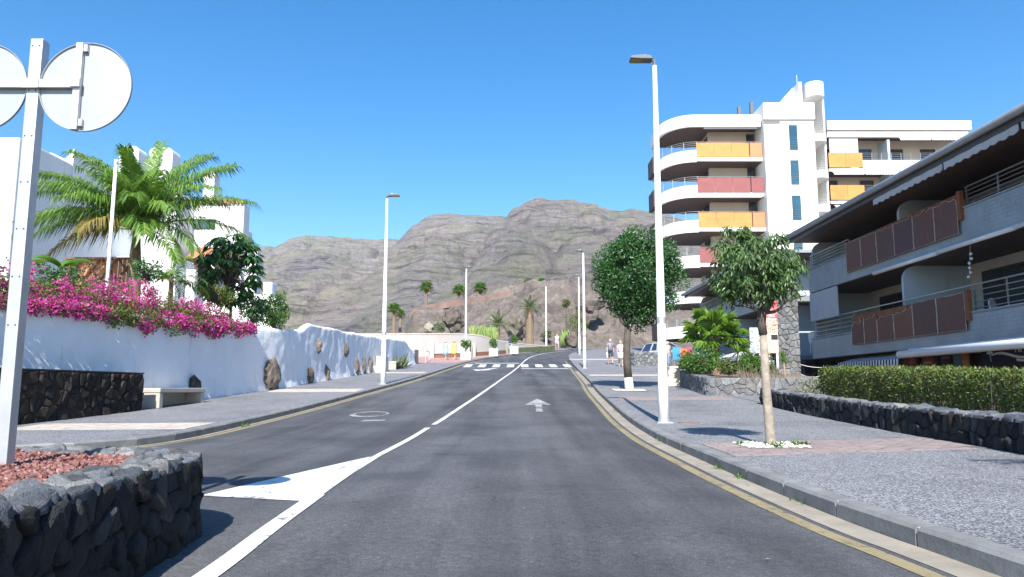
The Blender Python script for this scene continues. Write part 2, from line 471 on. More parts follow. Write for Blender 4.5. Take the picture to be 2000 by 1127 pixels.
M['dry_twig'] = leaf_mat('dry_twig', [(.26,.21,.15), (.33,.28,.20), (.20,.16,.11)], .9, .1, .1)
M['pebble'] = leaf_mat('white_pebble', [(.62,.60,.56), (.74,.72,.68), (.5,.48,.45)], .8, 0, .2)
M['skin'] = simple('skin', (.55,.32,.23), .55, .06, 6, 0)
M['hair_grey'] = simple('hair_grey', (.42,.39,.36), .7, .15, 30, .2)
M['hair_brown'] = simple('hair_brown', (.13,.075,.045), .7, .2, 30, .2)
M['hair_fair'] = simple('hair_fair', (.50,.36,.20), .7, .2, 30, .2)

# ------------------------------------------------------------------ masonry
def clip(poly, px, py, nx, ny):
    out = []; n = len(poly)
    for i in range(n):
        a = poly[i]; b = poly[(i+1) % n]
        da = (a[0]-px)*nx+(a[1]-py)*ny; db = (b[0]-px)*nx+(b[1]-py)*ny
        if da <= 0: out.append(a)
        if (da < 0 < db) or (db < 0 < da):
            t = da/(da-db); out.append((a[0]+(b[0]-a[0])*t, a[1]+(b[1]-a[1])*t))
    return out
def cells(W, H, cw, ch, rnd, jit=.42):
    nx = max(1, round(W/cw)); ny = max(1, round(H/ch)); P = {}
    for i in range(nx):
        for j in range(ny):
            P[i, j] = ((i+.5+(.5 if j % 2 else 0)*.8-.2+rnd.uniform(-jit, jit))*W/nx, (j+.5+rnd.uniform(-jit, jit))*H/ny)
    res = []
    for (i, j), p in P.items():
        poly = [(0,0), (W,0), (W,H), (0,H)]
        for di in range(-3, 4):
            for dj in range(-3, 4):
                q = P.get((i+di, j+dj))
                if q is None or q == p: continue
                poly = clip(poly, (p[0]+q[0])/2, (p[1]+q[1])/2, q[0]-p[0], q[1]-p[1])
                if len(poly) < 3: break
            if len(poly) < 3: break
        if len(poly) >= 3: res.append(poly)
    return res
def stones(parent, W, H, cw, ch, mapf, mat, seed, depth=.06, joint=.012, name='stone', cut=.24, rough=.3, jit=.42, fine=0):
    rnd = random.Random(seed)
    for poly in cells(W, H, cw, ch, rnd, jit):
        cx = sum(p[0] for p in poly)/len(poly); cy = sum(p[1] for p in poly)/len(poly)
        size = max(.02, sum(math.hypot(p[0]-cx, p[1]-cy) for p in poly)/len(poly))
        q = []
        n = len(poly)
        for i in range(n):
            a = poly[i]; b = poly[(i+1) % n]
            if math.hypot(b[0]-a[0], b[1]-a[1]) < size*.25:
                q.append(((a[0]+b[0])/2, (a[1]+b[1])/2)); continue
            c1 = cut*rnd.uniform(.5, 1.2); c2 = cut*rnd.uniform(.5, 1.2)
            q.append((lerp(a[0], b[0], c1), lerp(a[1], b[1], c1))); q.append((lerp(a[0], b[0], 1-c2), lerp(a[1], b[1], 1-c2)))
        if len(q) < 3: continue
        k = 1-joint/size
        if k < .3: continue
        d = depth*rnd.uniform(.55, 1.25); tx = rnd.uniform(-1, 1)*rough*d/size; ty = rnd.uniform(-1, 1)*rough*d/size
        rings = []
        for sc, of in ((k, -.02), (k*.97, d*.62), (k*.80, d)):
            ring = []
            for p in q:
                dx, dy = p[0]-cx, p[1]-cy
                jx = rnd.uniform(-.05, .05)*size if of > 0 else 0
                o = of+(dx*tx+dy*ty+rnd.uniform(-.12, .12)*d if of > 0 else 0)
                ring.append(mapf(cx+dx*sc+jx, cy+dy*sc+jx*.5, o))
            rings.append(ring)
        m = MB(); N = len(q)
        vs = rings[0]+rings[1]+rings[2]+[mapf(cx, cy, d*rnd.uniform(.9, 1.2))]
        fs = []
        for r_ in range(2):
            for i in range(N):
                i2 = (i+1) % N; fs.append((r_*N+i, r_*N+i2, (r_+1)*N+i2, (r_+1)*N+i))
        for i in range(N): fs.append((2*N+i, 2*N+(i+1) % N, 3*N))
        m.add(vs, fs)
        o = m.build(name, mat, parent, fix=True)
        if fine:
            bm = bmesh.new(); bm.from_mesh(o.data); c0 = ORG[o.name]
            bmesh.ops.subdivide_edges(bm, edges=bm.edges[:], cuts=1, use_grid_fill=True, smooth=.35)
            bm.normal_update()
            for v in bm.verts:
                w = (v.co+c0)*9
                v.co += v.normal*fine*fbm(w.x, w.y, w.z, 4)
            for f_ in bm.faces: f_.smooth = False
            bm.to_mesh(o.data); bm.free()
def path_map(pts, zb, zt, H):
    """(a along path, b up the face, off outwards) -> world; outwards is to the right of the walking direction"""
    P3 = [Vector((p[0], p[1], 0)) for p in pts]; cum = [0]
    for a, b in zip(P3, P3[1:]): cum.append(cum[-1]+(b-a).length)
    def f(a, b, off):
        a = min(max(a, 0), cum[-1])
        for i in range(len(P3)-1):
            if a <= cum[i+1] or i == len(P3)-2:
                t = (a-cum[i])/max(1e-6, cum[i+1]-cum[i]); p = P3[i].lerp(P3[i+1], t)
                def dr(k):
                    d = (P3[min(k+1, len(P3)-1)]-P3[max(k-1, 0)]); return d.normalized()
                d = dr(i).lerp(dr(i+1), t).normalized()
                n = Vector((d.y, -d.x, 0))
                z0 = zb(p.x, p.y) if callable(zb) else zb; z1 = zt(p.x, p.y) if callable(zt) else zt
                return Vector((p.x+n.x*off, p.y+n.y*off, lerp(z0, z1, b/H)))
    return f, cum[-1]
def offset_path(pts, d):
    P2 = [Vector((p[0], p[1])) for p in pts]; out = []
    for i, p in enumerate(P2):
        t = (P2[min(i+1, len(P2)-1)]-P2[max(i-1, 0)]).normalized()
        out.append((p.x+t.y*d, p.y-t.x*d))
    return out

# ------------------------------------------------------------------ the setting: ground, road, pavements
LK = [(-60,9.2),(-30,9.6),(-14,9.9),(-8,10.15),(-6.7,10.5),(-5.95,11.2),(-5.62,12.4),(-5.53,14),(-5.52,16.5),(-5.44,20.4),(-5.17,25.6),
      (-4.87,30.1),(-4.55,37),(-4.22,47),(-3.55,56.5),(-1.77,65.5),(.5,72.6),(3.2,79.2),(6.4,86),(10.5,93),(17,100),(27,107),(40,113)]
RK = [(3.9,-14),(3.3,-6),(2.95,0),(2.64,4.24),(2.5,5.6),(2.42,7.6),(2.4,9.5),(2.41,11.5),(2.45,13.5),(2.55,16.5),(2.8,21.5),(3.07,27.7),
      (3.47,34.3),(4.05,46.5),(4.5,57),(4.75,63),(5.33,70.2),(6.4,76.5),(8.0,82.3),(10.6,88.5),(15,94.5),(25,101),(40,106)]
lk = smooth_path([(x, y, 0) for x, y in LK], 1.0)
rk = smooth_path([(x, y, 0) for x, y in RK], 1.0)
lkf = smooth_path([(x, y, 0) for x, y in LK], .2)
rkf = smooth_path([(x, y, 0) for x, y in RK], .2)
LKT = sorted((p.y, p.x) for p in lkf); RKT = sorted((p.y, p.x) for p in rkf)
def lkx(y): return interp(LKT, y)
def rkx(y): return interp(RKT, y)

def ground_z(x, y):
    z = zr(y)-.30
    if 7.6 < x < 60 and y < 30.5: z = min(z, -.75)
    return z
m = MB()
ys = [-60,-40,-25]+[-20+2*i for i in range(70)]+[125,140,160,190,220,300,500,900,1600,2800]
xs = [-2500,-900,-300,-120,-60,-30,-14,-6,0,4,7.55,7.65,10,14,20,30,59.9,60.1,120,300,900,2500]
m.grid([[(x, y, ground_z(x, y)) for x in xs] for y in ys])
g = m.build('ground', M['earth'], None, fix=False); tag(g, 'bare dry earth around the street', None, kind='structure')

m = MB(); rows = []
yy = [-60,-40,-30,-20,-14,-10,-7,-5,-3,-1.5]+[i*.5 for i in range(0, 60)]+[30+i for i in range(0, 84)]
for y in yy:
    a = -70 if y < 12.4 else lkx(y)-.35
    b = (70 if y < -12 else rkx(y)+.3) if y < 104 else rkx(y)+.3
    rows.append([(lerp(a, b, t/16), y, zr(y)) for t in range(17)])
m.grid(rows)
road = m.build('road', M['asphalt'], None, smooth=True, fix=False); tag(road, 'dark asphalt street climbing away from the camera', None, kind='structure')

def sheet(name, mat, quads, off, parent=None, surf=zr, sub=.6):
    """flat marking or patch draped on the street: list of plan polygons cut to rows so it follows the slope"""
    m = MB()
    for q in quads:
        y0 = min(p[1] for p in q); y1 = max(p[1] for p in q); n = max(1, int((y1-y0)/sub))
        for k in range(n):
            a = lerp(y0, y1, k/n); b = lerp(y0, y1, (k+1)/n)
            p = clip(clip(q, 0, a, 0, -1), 0, b, 0, 1)
            if len(p) >= 3: m.add([(x, y, surf(y)+off) for x, y in p], [tuple(range(len(p)))])
    o = m.build(name, mat, parent, fix=False)
    bm = bmesh.new(); bm.from_mesh(o.data)
    for f in bm.faces:
        f.normal_update()
        if f.normal.z < 0: f.normal_flip()
    bm.to_mesh(o.data); bm.free()
    return o
# pavements
def pavement(name, xa, xb, y0, y1, cols):
    m = MB(); rows = []; y = y0
    while y < y1+.001:
        a, b = xa(y), xb(y)
        rows.append([(lerp(a, b, t/cols), y, zs(y)) for t in range(cols+1)])
        y += .12 if y < 13 and name.endswith('left') else .5
    m.grid(rows)
    return m.build(name, M['pave'], None, smooth=True, fix=False)
pl = pavement('pavement_left', lambda y: -60 if y < 14 else (-24 if y < 60 else lkx(y)-40), lambda y: lkx(y)-.12, 9.25, 112, 10)
tag(pl, 'grey speckled pavement along the white garden wall', None, kind='structure')
def pr_edge(y):
    return interp([(0,6.35),(20.4,6.95),(20.6,7.5),(31.9,7.5),(32.1,12.5),(49,12.5),(50,22),(62,24),(75,40),(110,80)], y)
pr = pavement('pavement_right', lambda y: rkx(y)+.12, pr_edge, -14, 105, 8)
tag(pr, 'grey speckled pavement with street trees and lamp posts', None, kind='structure')

# kerb stones: one object each, sharing one mesh
def kerb_run(path, side, name, parent, joints_parent):
    prof = [(0,-.12),(0,.105),(.025,.13),(.16,.13),(.16,-.12)]
    me = None
    for a, b in zip(path, path[1:]):
        mid = (a+b)/2; L = (b-a).length
        if me is None:
            mm = MB(); L0 = .485
            mm.poly_ext([(side*u, -L0, w) for u, w in prof], (0, 2*L0, 0))
            o = mm.build(name, M['kerb'], parent)
            me = o.data
            # origin must sit on the kerb line for the copies
            vs = [(side*u, yy_, w) for yy_ in (-L0, L0) for u, w in prof]
            me.clear_geometry(); n = len(prof)
            me.from_pydata(vs, [], [tuple(range(n)), tuple(reversed(range(n, 2*n)))]+[(i, (i+1) % n, n+(i+1) % n, n+i) for i in range(n)])
            bm = bmesh.new(); bm.from_mesh(me); bmesh.ops.recalc_face_normals(bm, faces=bm.faces); bm.to_mesh(me); bm.free()
        else:
            o = bpy.data.objects.new(name, me); COL.objects.link(o); o.parent = parent
        slope = math.atan2(zr(b.y)-zr(a.y), L)
        head = math.atan2(b.y-a.y, b.x-a.x)-math.pi/2
        o.location = Vector((mid.x, mid.y, zr(mid.y)))-org(parent)
        o.rotation_euler = (slope+RND.uniform(-.002, .002), 0, head+RND.uniform(-.004, .004))
    mm = MB()   # mortar core running behind the joints
    mm.strip([(p.x, p.y) for p in offset_path_v(path, side*.012)], -side*.135, lambda i: zr(path[i].y)-.13, lambda i: zr(path[i].y)+.118)
    mm.build('kerb_mortar', M['kerbjoint'], parent)
def offset_path_v(path, d):
    return [Vector((x, y)) for x, y in offset_path([(p.x, p.y) for p in path], d)]
kerb_run([p for p in lk if p.y > 9.75 and p.y < 105], -1, 'kerb_stone', pl, pl)
kerb_run([p for p in rk if p.y > 1.0 and p.y < 102], 1, 'kerb_stone', pr, pr)

# gutter strip and yellow lines
def ribbon(path, d0, d1, y0, y1):
    a = offset_path([(p.x, p.y) for p in path], d0); b = offset_path([(p.x, p.y) for p in path], d1)
    return [[a[i], a[i+1], b[i+1], b[i]] for i in range(len(a)-1) if y0 <= path[i].y <= y1]
sheet('gutter', M['gutter'], ribbon(rkf, -.002, -.24, 1, 46), .004, road)
sheet('yellow_line', M['yellow_line'], ribbon(rkf, -.30, -.42, 1, 60), .004, road)
sheet('gutter', M['gutter'], ribbon(lkf, .002, .10, 9.7, 60), .004, road)
sheet('yellow_line', M['yellow_line'], ribbon(lkf, .14, .27, 9.7, 62), .004, road)
# centre line
CL = [(-1.62,1.5),(-1.65,4.24),(-1.73,6.0),(-1.80,9.7),(-1.68,15),(-1.62,16.4),(-1.42,21.2),(-.96,28.6),(-.45,37.5),(0,44.9),(.62,55),(1.25,63.5),(2.1,70.3),(3.7,77.5),(5.6,82.3),(9,88.5)]
clf = smooth_path([(x, y, 0) for x, y in CL], .25)
sheet('centre_line', M['white_line'], ribbon(clf, -.07, .07, 1.5, 6.8)+ribbon(clf, -.05, .05, 6.8, 15.0), .008, road)
sheet('centre_line', M['white_line'], ribbon(clf, -.055, .055, 15.9, 88), .008, road)
sheet('give_way_wedge', M['white_line'], [[(-2.80,6.95),(-1.79,6.66),(-1.74,6.75),(-1.745,9.95),(-1.88,10.12)]], .0065, road)
sheet('arrow', M['old_line'], [[(.62,19.6),(.80,19.6),(.86,22.3),(.68,22.3)], [(.38,22.0),(1.14,22.0),(.80,24.4)]], .006, road)
# zebra crossing
for k in range(8):
    cx = -3.12+k*1.0
    sheet('crossing_stripe', M['white_line'], [[(cx-.25,51.6),(cx+.25,51.6),(cx+.29,55.4),(cx-.21,55.4)]], .011, road)
sheet('stop_line', M['white_line'], [[(.6,49.2),(3.7,49.2),(3.7,49.75),(.6,49.75)]], .006, road)
sheet('stop_line', M['white_line'], [[(-2.8,57.0),(.55,57.0),(.55,57.55),(-2.8,57.55)]], .006, road)
sheet('turn_arrow', M['white_line'], [[(-2.2,46.6),(-1.2,47.6),(-1.6,48.0),(-.9,50.2),(-1.25,50.3),(-1.95,48.2),(-2.5,48.3)]], .006, road)
ring = []
for k in range(28):
    a0, a1 = 2*math.pi*k/28, 2*math.pi*(k+1)/28
    ring.append([(-3.52+.47*math.cos(a0), 18.9+.85*math.sin(a0)), (-3.52+.47*math.cos(a1), 18.9+.85*math.sin(a1)),
                 (-3.50+.37*math.cos(a1), 18.95+.62*math.sin(a1)), (-3.50+.37*math.cos(a0), 18.95+.62*math.sin(a0))])
sheet('painted_ring', M['old_line'], ring, .006, road)
sheet('painted_bar', M['old_line'], [[(-3.35,16.8),(-2.85,16.95),(-2.85,17.35),(-3.30,17.2)]], .006, road)

# paver bands across the pavements (small pavers, joined)
def pavers(name, x0, x1, y0, y1, skew, w, d, mat, parent):
    m = MB(); r = random.Random(3); j = 0; y = y0
    while y < y1-.01:
        x = x0-(w/2 if j % 2 else 0)
        while x < x1:
            a = max(x0, x)+.004; b = min(x1, x+w)-.004
            if b-a > .03:
                dz = .004+r.uniform(0, .004); ya = y+.004; yb = min(y+d, y1)-.004
                q = [(a, ya+skew*(a-x0)), (b, ya+skew*(b-x0)), (b, yb+skew*(b-x0)), (a, yb+skew*(a-x0))]
                m.add([(p[0], p[1], zs(p[1])-.006) for p in q]+[(p[0], p[1], zs(p[1])+dz) for p in q],
                      [(4,5,6,7), (0,1,5,4), (1,2,6,5), (2,3,7,6), (3,0,4,7)])
            x += w
        y += d; j += 1
    o = m.build(name, mat, parent, fix=False); tag(o, kind='stuff'); return o
pavers('paver_band', 2.62, 6.25, 9.05, 10.75, .27, .24, .12, M['brick'], pr)
pavers('paver_band', 3.2, 6.5, 22.2, 23.4, .05, .3, .15, M['brick'], pr)
pavers('paver_band', 3.9, 8.0, 37.5, 38.9, .02, .4, .2, M['beige_tile'], pr)
pavers('paver_band', 4.6, 8.5, 60, 61.4, .02, .4, .2, M['beige_tile'], pr)
pavers('paver_band', -8.95, -5.78, 13.3, 14.7, .08, .4, .2, M['beige_tile'], pl)
pavers('paver_band', -8.3, -5.3, 25.7, 27.2, .03, .4, .2, M['beige_tile'], pl)
pavers('paver_band', -7.5, -4.7, 40.5, 42, .03, .4, .2, M['beige_tile'], pl)
plz = MB(); rows = []
for i in range(40):
    y = 55.2+i*.5; rows.append([(lerp(-15, lkx(y)-.35, t/6), y, zs(y)+.008) for t in range(7)])
plz.grid(rows); plz.build('plaza_paving', M['red_tile'], pl, fix=False)

# ------------------------------------------------------------------ mountain and rocky hill
def mountain_mat():
    m, nt, b = nodes('mountain_rock')
    v = coords(nt, 'World')
    g = nt.nodes.new('ShaderNodeNewGeometry')
    sepn = nt.nodes.new('ShaderNodeSeparateXYZ'); nt.links.new(g.outputs['Normal'], sepn.inputs[0])
    warp = noise_tex(nt, v, .012, 5, .6)
    sp = nt.nodes.new('ShaderNodeSeparateXYZ'); nt.links.new(v, sp.inputs[0])
    zz = maths(nt, 'ADD', maths(nt, 'MULTIPLY', sp.outputs['Z'], .11), maths(nt, 'MULTIPLY', warp, 1.7))
    cmb = nt.nodes.new('ShaderNodeCombineXYZ')
    nt.links.new(maths(nt, 'MULTIPLY', sp.outputs['X'], .012), cmb.inputs[0]); nt.links.new(maths(nt, 'MULTIPLY', sp.outputs['Y'], .003), cmb.inputs[1]); nt.links.new(zz, cmb.inputs[2])
    strata = noise_tex(nt, cmb.outputs[0], 2.2, 7, .72)
    rock = ramp(nt, strata, [(.30, (.13,.116,.121)), (.40, (.225,.20,.195)), (.50, (.295,.262,.248)), (.60, (.34,.303,.28)), (.72, (.44,.40,.37))])
    tuft = noise_tex(nt, v, .12, 9, .8)
    big = noise_tex(nt, v, .006, 4, .6)
    grn = ramp(nt, noise_tex(nt, v, .022, 7, .75), [(.45, (0,0,0)), (.62, (.9,.9,.9))])
    flat = ramp(nt, sepn.outputs['Z'], [(.45, (.12,.12,.12)), (.85, (1,1,1))])
    gm = mixc(nt, 1.0, grn, flat, 'MULTIPLY')
    c = mixc(nt, gm, rock, ramp(nt, tuft, [(.35, (.16,.175,.115)), (.65, (.30,.31,.205))]))
    c = mixc(nt, 1.0, c, ramp(nt, big, [(.35, (.86,.88,.95)), (.65, (1.08,1.04,.98))]), 'MULTIPLY')
    dots = ramp(nt, noise_tex(nt, v, .24, 7, .85), [(.35, (.5,.52,.5)), (.44, (1,1,1))])
    c = mixc(nt, 1.0, c, dots, 'MULTIPLY')
    sc2 = ramp(nt, noise_tex(nt, cmb.outputs[0], 3.4, 5, .7), [(.37, (.40,.39,.42)), (.45, (.95,.95,.95)), (.60, (1.12,1.1,1.07))])
    c = mixc(nt, .8, c, sc2, 'MULTIPLY')
    nt.links.new(c, b.inputs['Base Color']); b.inputs['Roughness'].default_value = 1.0; b.inputs['Specular IOR Level'].default_value = .05
    hb = maths(nt, 'ADD', strata, maths(nt, 'MULTIPLY', tuft, .6))
    bump(nt, b, hb, 1.0, 7.0)
    return m
M['mountain'] = mountain_mat()
def fbm(x, y, z, o=6): return noise.fractal(Vector((x, y, z)), 1.0, 2.1, o)
def heightfield(name, mat, px0, px1, ncol, dists, zfun, smooth=True):
    m = MB(); rows = []
    for d in dists:
        row = []
        for i in range(ncol):
            px = lerp(px0, px1, i/(ncol-1)); x = (px-1000)/FOC*d
            row.append((x, d, zfun(px, d, x)))
        rows.append(row)
    m.grid(rows)
    return m.build(name, mat, None, smooth=smooth, fix=False)
def sky_z(px, py, d): return at(px, py, d).z
# three ridges, each with its own crest line (survey heights) and distance
R1 = [(-400,430),(100,455),(300,470),(430,490),(505,480),(530,481),(560,466),(590,459),(640,461),(700,465),(760,464),(800,470),(860,500),(960,560),(1100,640)]
R2 = [(560,700),(640,600),(700,530),(745,492),(775,468),(800,441),(828,421),(870,417),(930,419),(975,421),(1010,425),(1080,450),(1200,520),(1400,640)]
R3 = [(560,720),(700,650),(800,585),(880,520),(950,452),(985,424),(1003,404),(1030,391),(1060,387),(1120,388),(1160,395),(1190,405),(1215,410),(1240,407),(1280,411),(1350,430),(1500,440),(1800,470),(2300,500),(2700,560)]
def terrace(t, n, w):
    """cliff bands with talus ledges between them"""
    u = t*n+w; k = math.floor(u); f = u-k
    f = f*.24/.6 if f < .6 else .24+(f-.6)*.76/.4
    return (k+f-w)/n
def mz(px, d, x):
    z = 7.0
    for q, (tab, dc, foot) in enumerate(((R1, 1180, 330), (R2, 900, 240), (R3, 720, 150))):
        jag = fbm(px*.035, q*3.1, 4.4, 6)*6
        top = sky_z(px, interp(tab, px)+jag*.55, dc)
        if d <= dc:
            t = max(0, (d-foot)/(dc-foot))
            t += .05*fbm(x*.012, d*.012, q+.5, 5)*min(1, t*4)*min(1, (1-t)*5)
            t = min(1, max(0, t)); w = .6*fbm(x*.006, d*.003, 7+q, 4)*min(1, t*5)*min(1, (1-t)*6)
            prof = lerp(t**.9, terrace(t**.9, 9.0, w), .92)
        else:
            prof = max(0, 1-(d-dc)/(dc*.9))**1.0*.9+.1*max(0, 1-(d-dc)/60)
        z = max(z, 6.5+(top-6.5)*prof)
    rel = max(0, z-7)
    amp = min(1, rel/45)
    n1 = fbm(x*.006+3, d*.006, 1.7, 7)*9
    gul = (1-abs(fbm(x*.017, d*.005, 9.1, 6)))**3*15
    n2 = fbm(x*.03, d*.03, z*.05, 6)*3.4
    crest = min(1, .12+min(abs(d-c) for c in (1180, 900, 720))/70)
    return z+amp*(n1*.7-gul*.8+n2)*crest
ds = [140+i*3.6 for i in range(0, 290)]+[1190,1200,1215,1240,1270,1320,1400,1500,1700,2000]
mt = heightfield('mountain', M['mountain'], 380, 1480, 560, ds, mz, smooth=False)
mtw = heightfield('mountain', M['mountain'], -900, 381, 90, ds[::4], mz); mte = heightfield('mountain', M['mountain'], 1479, 2900, 90, ds[::4], mz)
for q in (mt, mtw, mte): tag(q, 'layered volcanic mountain ridges with green upper slopes', None, kind='structure')

def hill_mat():
    m, nt, b = nodes('volcanic_hill_rock')
    v = coords(nt, 'World')
    n1 = noise_tex(nt, v, .22, 8, .72, .6); n2 = noise_tex(nt, v, 1.4, 7, .75)
    c = ramp(nt, n1, [(.28, (.075,.064,.06)), (.42, (.15,.125,.112)), (.55, (.20,.17,.15)), (.66, (.23,.20,.175)), (.80, (.32,.285,.255))])
    c = mixc(nt, 1.0, c, ramp(nt, n2, [(.3, (.5,.49,.48)), (.5, (1,1,1)), (.75, (1.3,1.27,1.2))]), 'MULTIPLY')
    g = ramp(nt, noise_tex(nt, v, .5, 5, .7), [(.57, (0,0,0)), (.66, (.7,.7,.7))])
    c = mixc(nt, g, c, (.15,.15,.07))
    nt.links.new(c, b.inputs['Base Color']); b.inputs['Roughness'].default_value = 1; b.inputs['Specular IOR Level'].default_value = .1
    bump(nt, b, n2, .9, .5)
    return m
M['hill'] = hill_mat()
HR = [(640,668),(740,652),(790,640),(806,606),(880,592),(960,578),(1000,566),(1050,556),(1110,545),(1160,552),(1230,566),(1300,575),(1420,590),(1600,610),(1900,640)]
def hz(px, d, x):
    d0 = interp([(600,96),(900,93),(1060,92),(1150,97),(1300,104),(1900,110)], px); d1 = interp([(600,122),(900,126),(1100,124),(1300,134),(1900,140)], px)
    base = interp([(600,zr(86)),(900,zr(82)),(1100,zr(92)),(1900,zr(100))], px)
    top = sky_z(px, interp(HR, px), d1)
    if d <= d1:
        t = max(0, min(1, (d-d0)/(d1-d0))); prof = .62*t**.8+.38*min(1, (t*1.0)**2.5)
        steep = interp([(860,0),(960,.5),(1060,1),(1300,1)], px)
        prof = lerp(prof, min(1, t**.55*.93+.07*t), steep*.7)
    else:
        prof = max(0, 1-(d-d1)/30)
    z = base-.8+(top-base+.8)*prof
    a = min(1, max(0, (z-base)/3))*min(1, .25+.75*interp([(820,.3),(940,1),(1900,1)], px))
    rid = 1-abs(fbm(x*.11, d*.11, z*.13+4, 6))*2
    return z+a*(fbm(x*.09, d*.09, z*.1, 7)*1.5+rid*1.1-.7+fbm(x*.5, d*.5, z*.5, 4)*.35)
hl = heightfield('rocky_hill', M['hill'], 600, 1900, 460, [90+i*.55 for i in range(0, 125)]+[162,170], hz, smooth=False)
tag(hl, 'rough dark volcanic rock hill beside the bend of the street', None, kind='structure')

# ------------------------------------------------------------------ plant helpers
def rvec(r):
    while True:
        v = Vector((r.uniform(-1,1), r.uniform(-1,1), r.uniform(-1,1)))
        if .05 < v.length < 1: return v.normalized()
def leaf(m, p, d, nrm, L, W, fold=.25, droop=0):
    d = d.normalized(); s = d.cross(nrm)
    if s.length < 1e-4: s = d.orthogonal()
    s.normalize(); n = s.cross(d)
    mid = p+d*L*.45
    m.add([p, mid+s*W/2+n*W*fold, p+d*L-Vector((0,0,droop*L)), mid-s*W/2+n*W*fold, ], [(0,1,2),(0,2,3)])
def clump_crown(r, clumps, per, L, W, m, hang=.2, out=.7, shell=.55):
    """leaves on the outer shell of many small clumps"""
    for c, rad in clumps:
        for k in range(int(per*rad*rad)):
            u = rvec(r); p = c+u*rad*(shell+(1-shell)*r.random()**.6)
            d = (u*out+rvec(r)*.8+Vector((0,0,-hang)))
            leaf(m, p, d, (u+rvec(r)*.6+Vector((0,0,.5))), L*r.uniform(.65, 1.2), W*r.uniform(.7, 1.2), .18)
def branchy(m, a, b, ra, rb, r, wob=.06, n=5):
    a = Vector(a); b = Vector(b); pts = [a.lerp(b, i/n)+(rvec(r)*wob*(a-b).length if 0 < i < n else Vector()) for i in range(n+1)]
    m.tube(pts, [lerp(ra, rb, i/n) for i in range(n+1)], 8)
    return pts
def frond(parent, base, az, el, L, droop, r, mat, n=34, ll=.55, lw=.045, hang=.5, vee=.35, name='frond', start=.14):
    m = MB(); pts = []; p = Vector(base); steps = 14; e = el
    h = Vector((math.cos(az), math.sin(az), 0)); side = Vector((-h.y, h.x, 0)); curl = r.uniform(-.12, .12)
    for i in range(steps+1):
        pts.append(p.copy()); t = i/steps; e = el-droop*t**1.4
        p = p+((h+side*curl*t)*math.cos(e)+Vector((0,0,1))*math.sin(e)).normalized()*L/steps
    m.tube(pts, [lerp(.022, .004, i/steps)*max(.6, L/2.5) for i in range(steps+1)], 5)
    nf = len(m.f)
    for k in range(n):
        t = lerp(start, .985, k/(n-1)); f = t*steps; i = min(int(f), steps-1); q = pts[i].lerp(pts[i+1], f-i); tan = (pts[i+1]-pts[i]).normalized()
        up = side.cross(tan)*-1
        if up.z < 0: up = -up
        l = ll*(math.sin(min(1, .25+t*.95)*math.pi*.9)*.75+.28)*r.uniform(.85, 1.1)
        for sg in (1, -1):
            d = (side*sg*.95+tan*(.35+.7*t)+up*vee*r.uniform(.4, 1.3)+Vector((0,0,-hang*.4))+rvec(r)*.13).normalized()
            s2 = d.cross(up)
            if s2.length < .01: continue
            s2.normalize(); mid = q+d*l*.5; tip = q+d*l*.93+Vector((0,0,-hang*l*r.uniform(.6, 1.3)*.8))
            m.add([q-s2*lw*.25, q+s2*lw*.25, mid+s2*lw*.5, mid-s2*lw*.5, tip], [(0,1,2,3), (3,2,4)])
    m.mi = [0]*nf+[1]*(len(m.f)-nf)
    return m.build(name, [M['rachis'], mat], parent, fix=False)
def fan_leaf(parent, base, az, el, pet, rad, r, mat, seg=26, name='fan_leaf', hang=.25):
    m = MB(); h = Vector((math.cos(az), math.sin(az), 0)); d = h*math.cos(el)+Vector((0,0,math.sin(el)))
    base = Vector(base); c = base+d*pet-Vector((0,0,pet*.12))
    m.tube([base, base.lerp(c, .5)+Vector((0,0,pet*.06)), c], [.022, .016, .01], 5); nf = len(m.f)
    side = Vector((-h.y, h.x, 0)); nrm = d.cross(side)
    if nrm.z < 0: nrm = -nrm
    for k in range(seg):
        a = lerp(-2.25, 2.25, k/(seg-1)); l = rad*(1-.22*abs(a)/2.25)*r.uniform(.9, 1.08)
        v = d*math.cos(a)+side*math.sin(a)+nrm*(.16*(k % 2)-.08)
        v.normalize(); s2 = v.cross(nrm).normalized()
        w = rad*.085; mid = c+v*l*.55+nrm*rad*.04; tip = c+v*l*.95+Vector((0,0,-hang*l*r.uniform(.5, 1.4)))
        m.add([c, mid+s2*w, tip, mid-s2*w], [(0,1,2), (0,2,3)])
    m.mi = [0]*nf+[1]*(len(m.f)-nf)
    return m.build(name, [M['rachis'], mat], parent, fix=False)
def ico(sub=2):
    bm = bmesh.new(); bmesh.ops.create_icosphere(bm, subdivisions=sub, radius=1)
    v = [x.co.copy() for x in bm.verts]; f = [[y.index for y in x.verts] for x in bm.faces]; bm.free()
    return v, f
ICO2 = ico(2); ICO1 = ico(1); ICO3 = ico(3)
def boulder(name, c, size, seed, mat, parent=None, rough=.45, sub=ICO3):
    m = MB(); vs = []
    for v in sub[0]:
        k = 1+rough*(fbm(v.x*1.1+seed*7, v.y*1.1, v.z*1.1, 5))+.12*math.sin(v.z*9+seed+v.x*4)*rough
        vs.append((c[0]+v.x*size[0]*k, c[1]+v.y*size[1]*k, c[2]+v.z*size[2]*k))
    m.add(vs, sub[1])
    return m.build(name, mat, parent, fix=False)

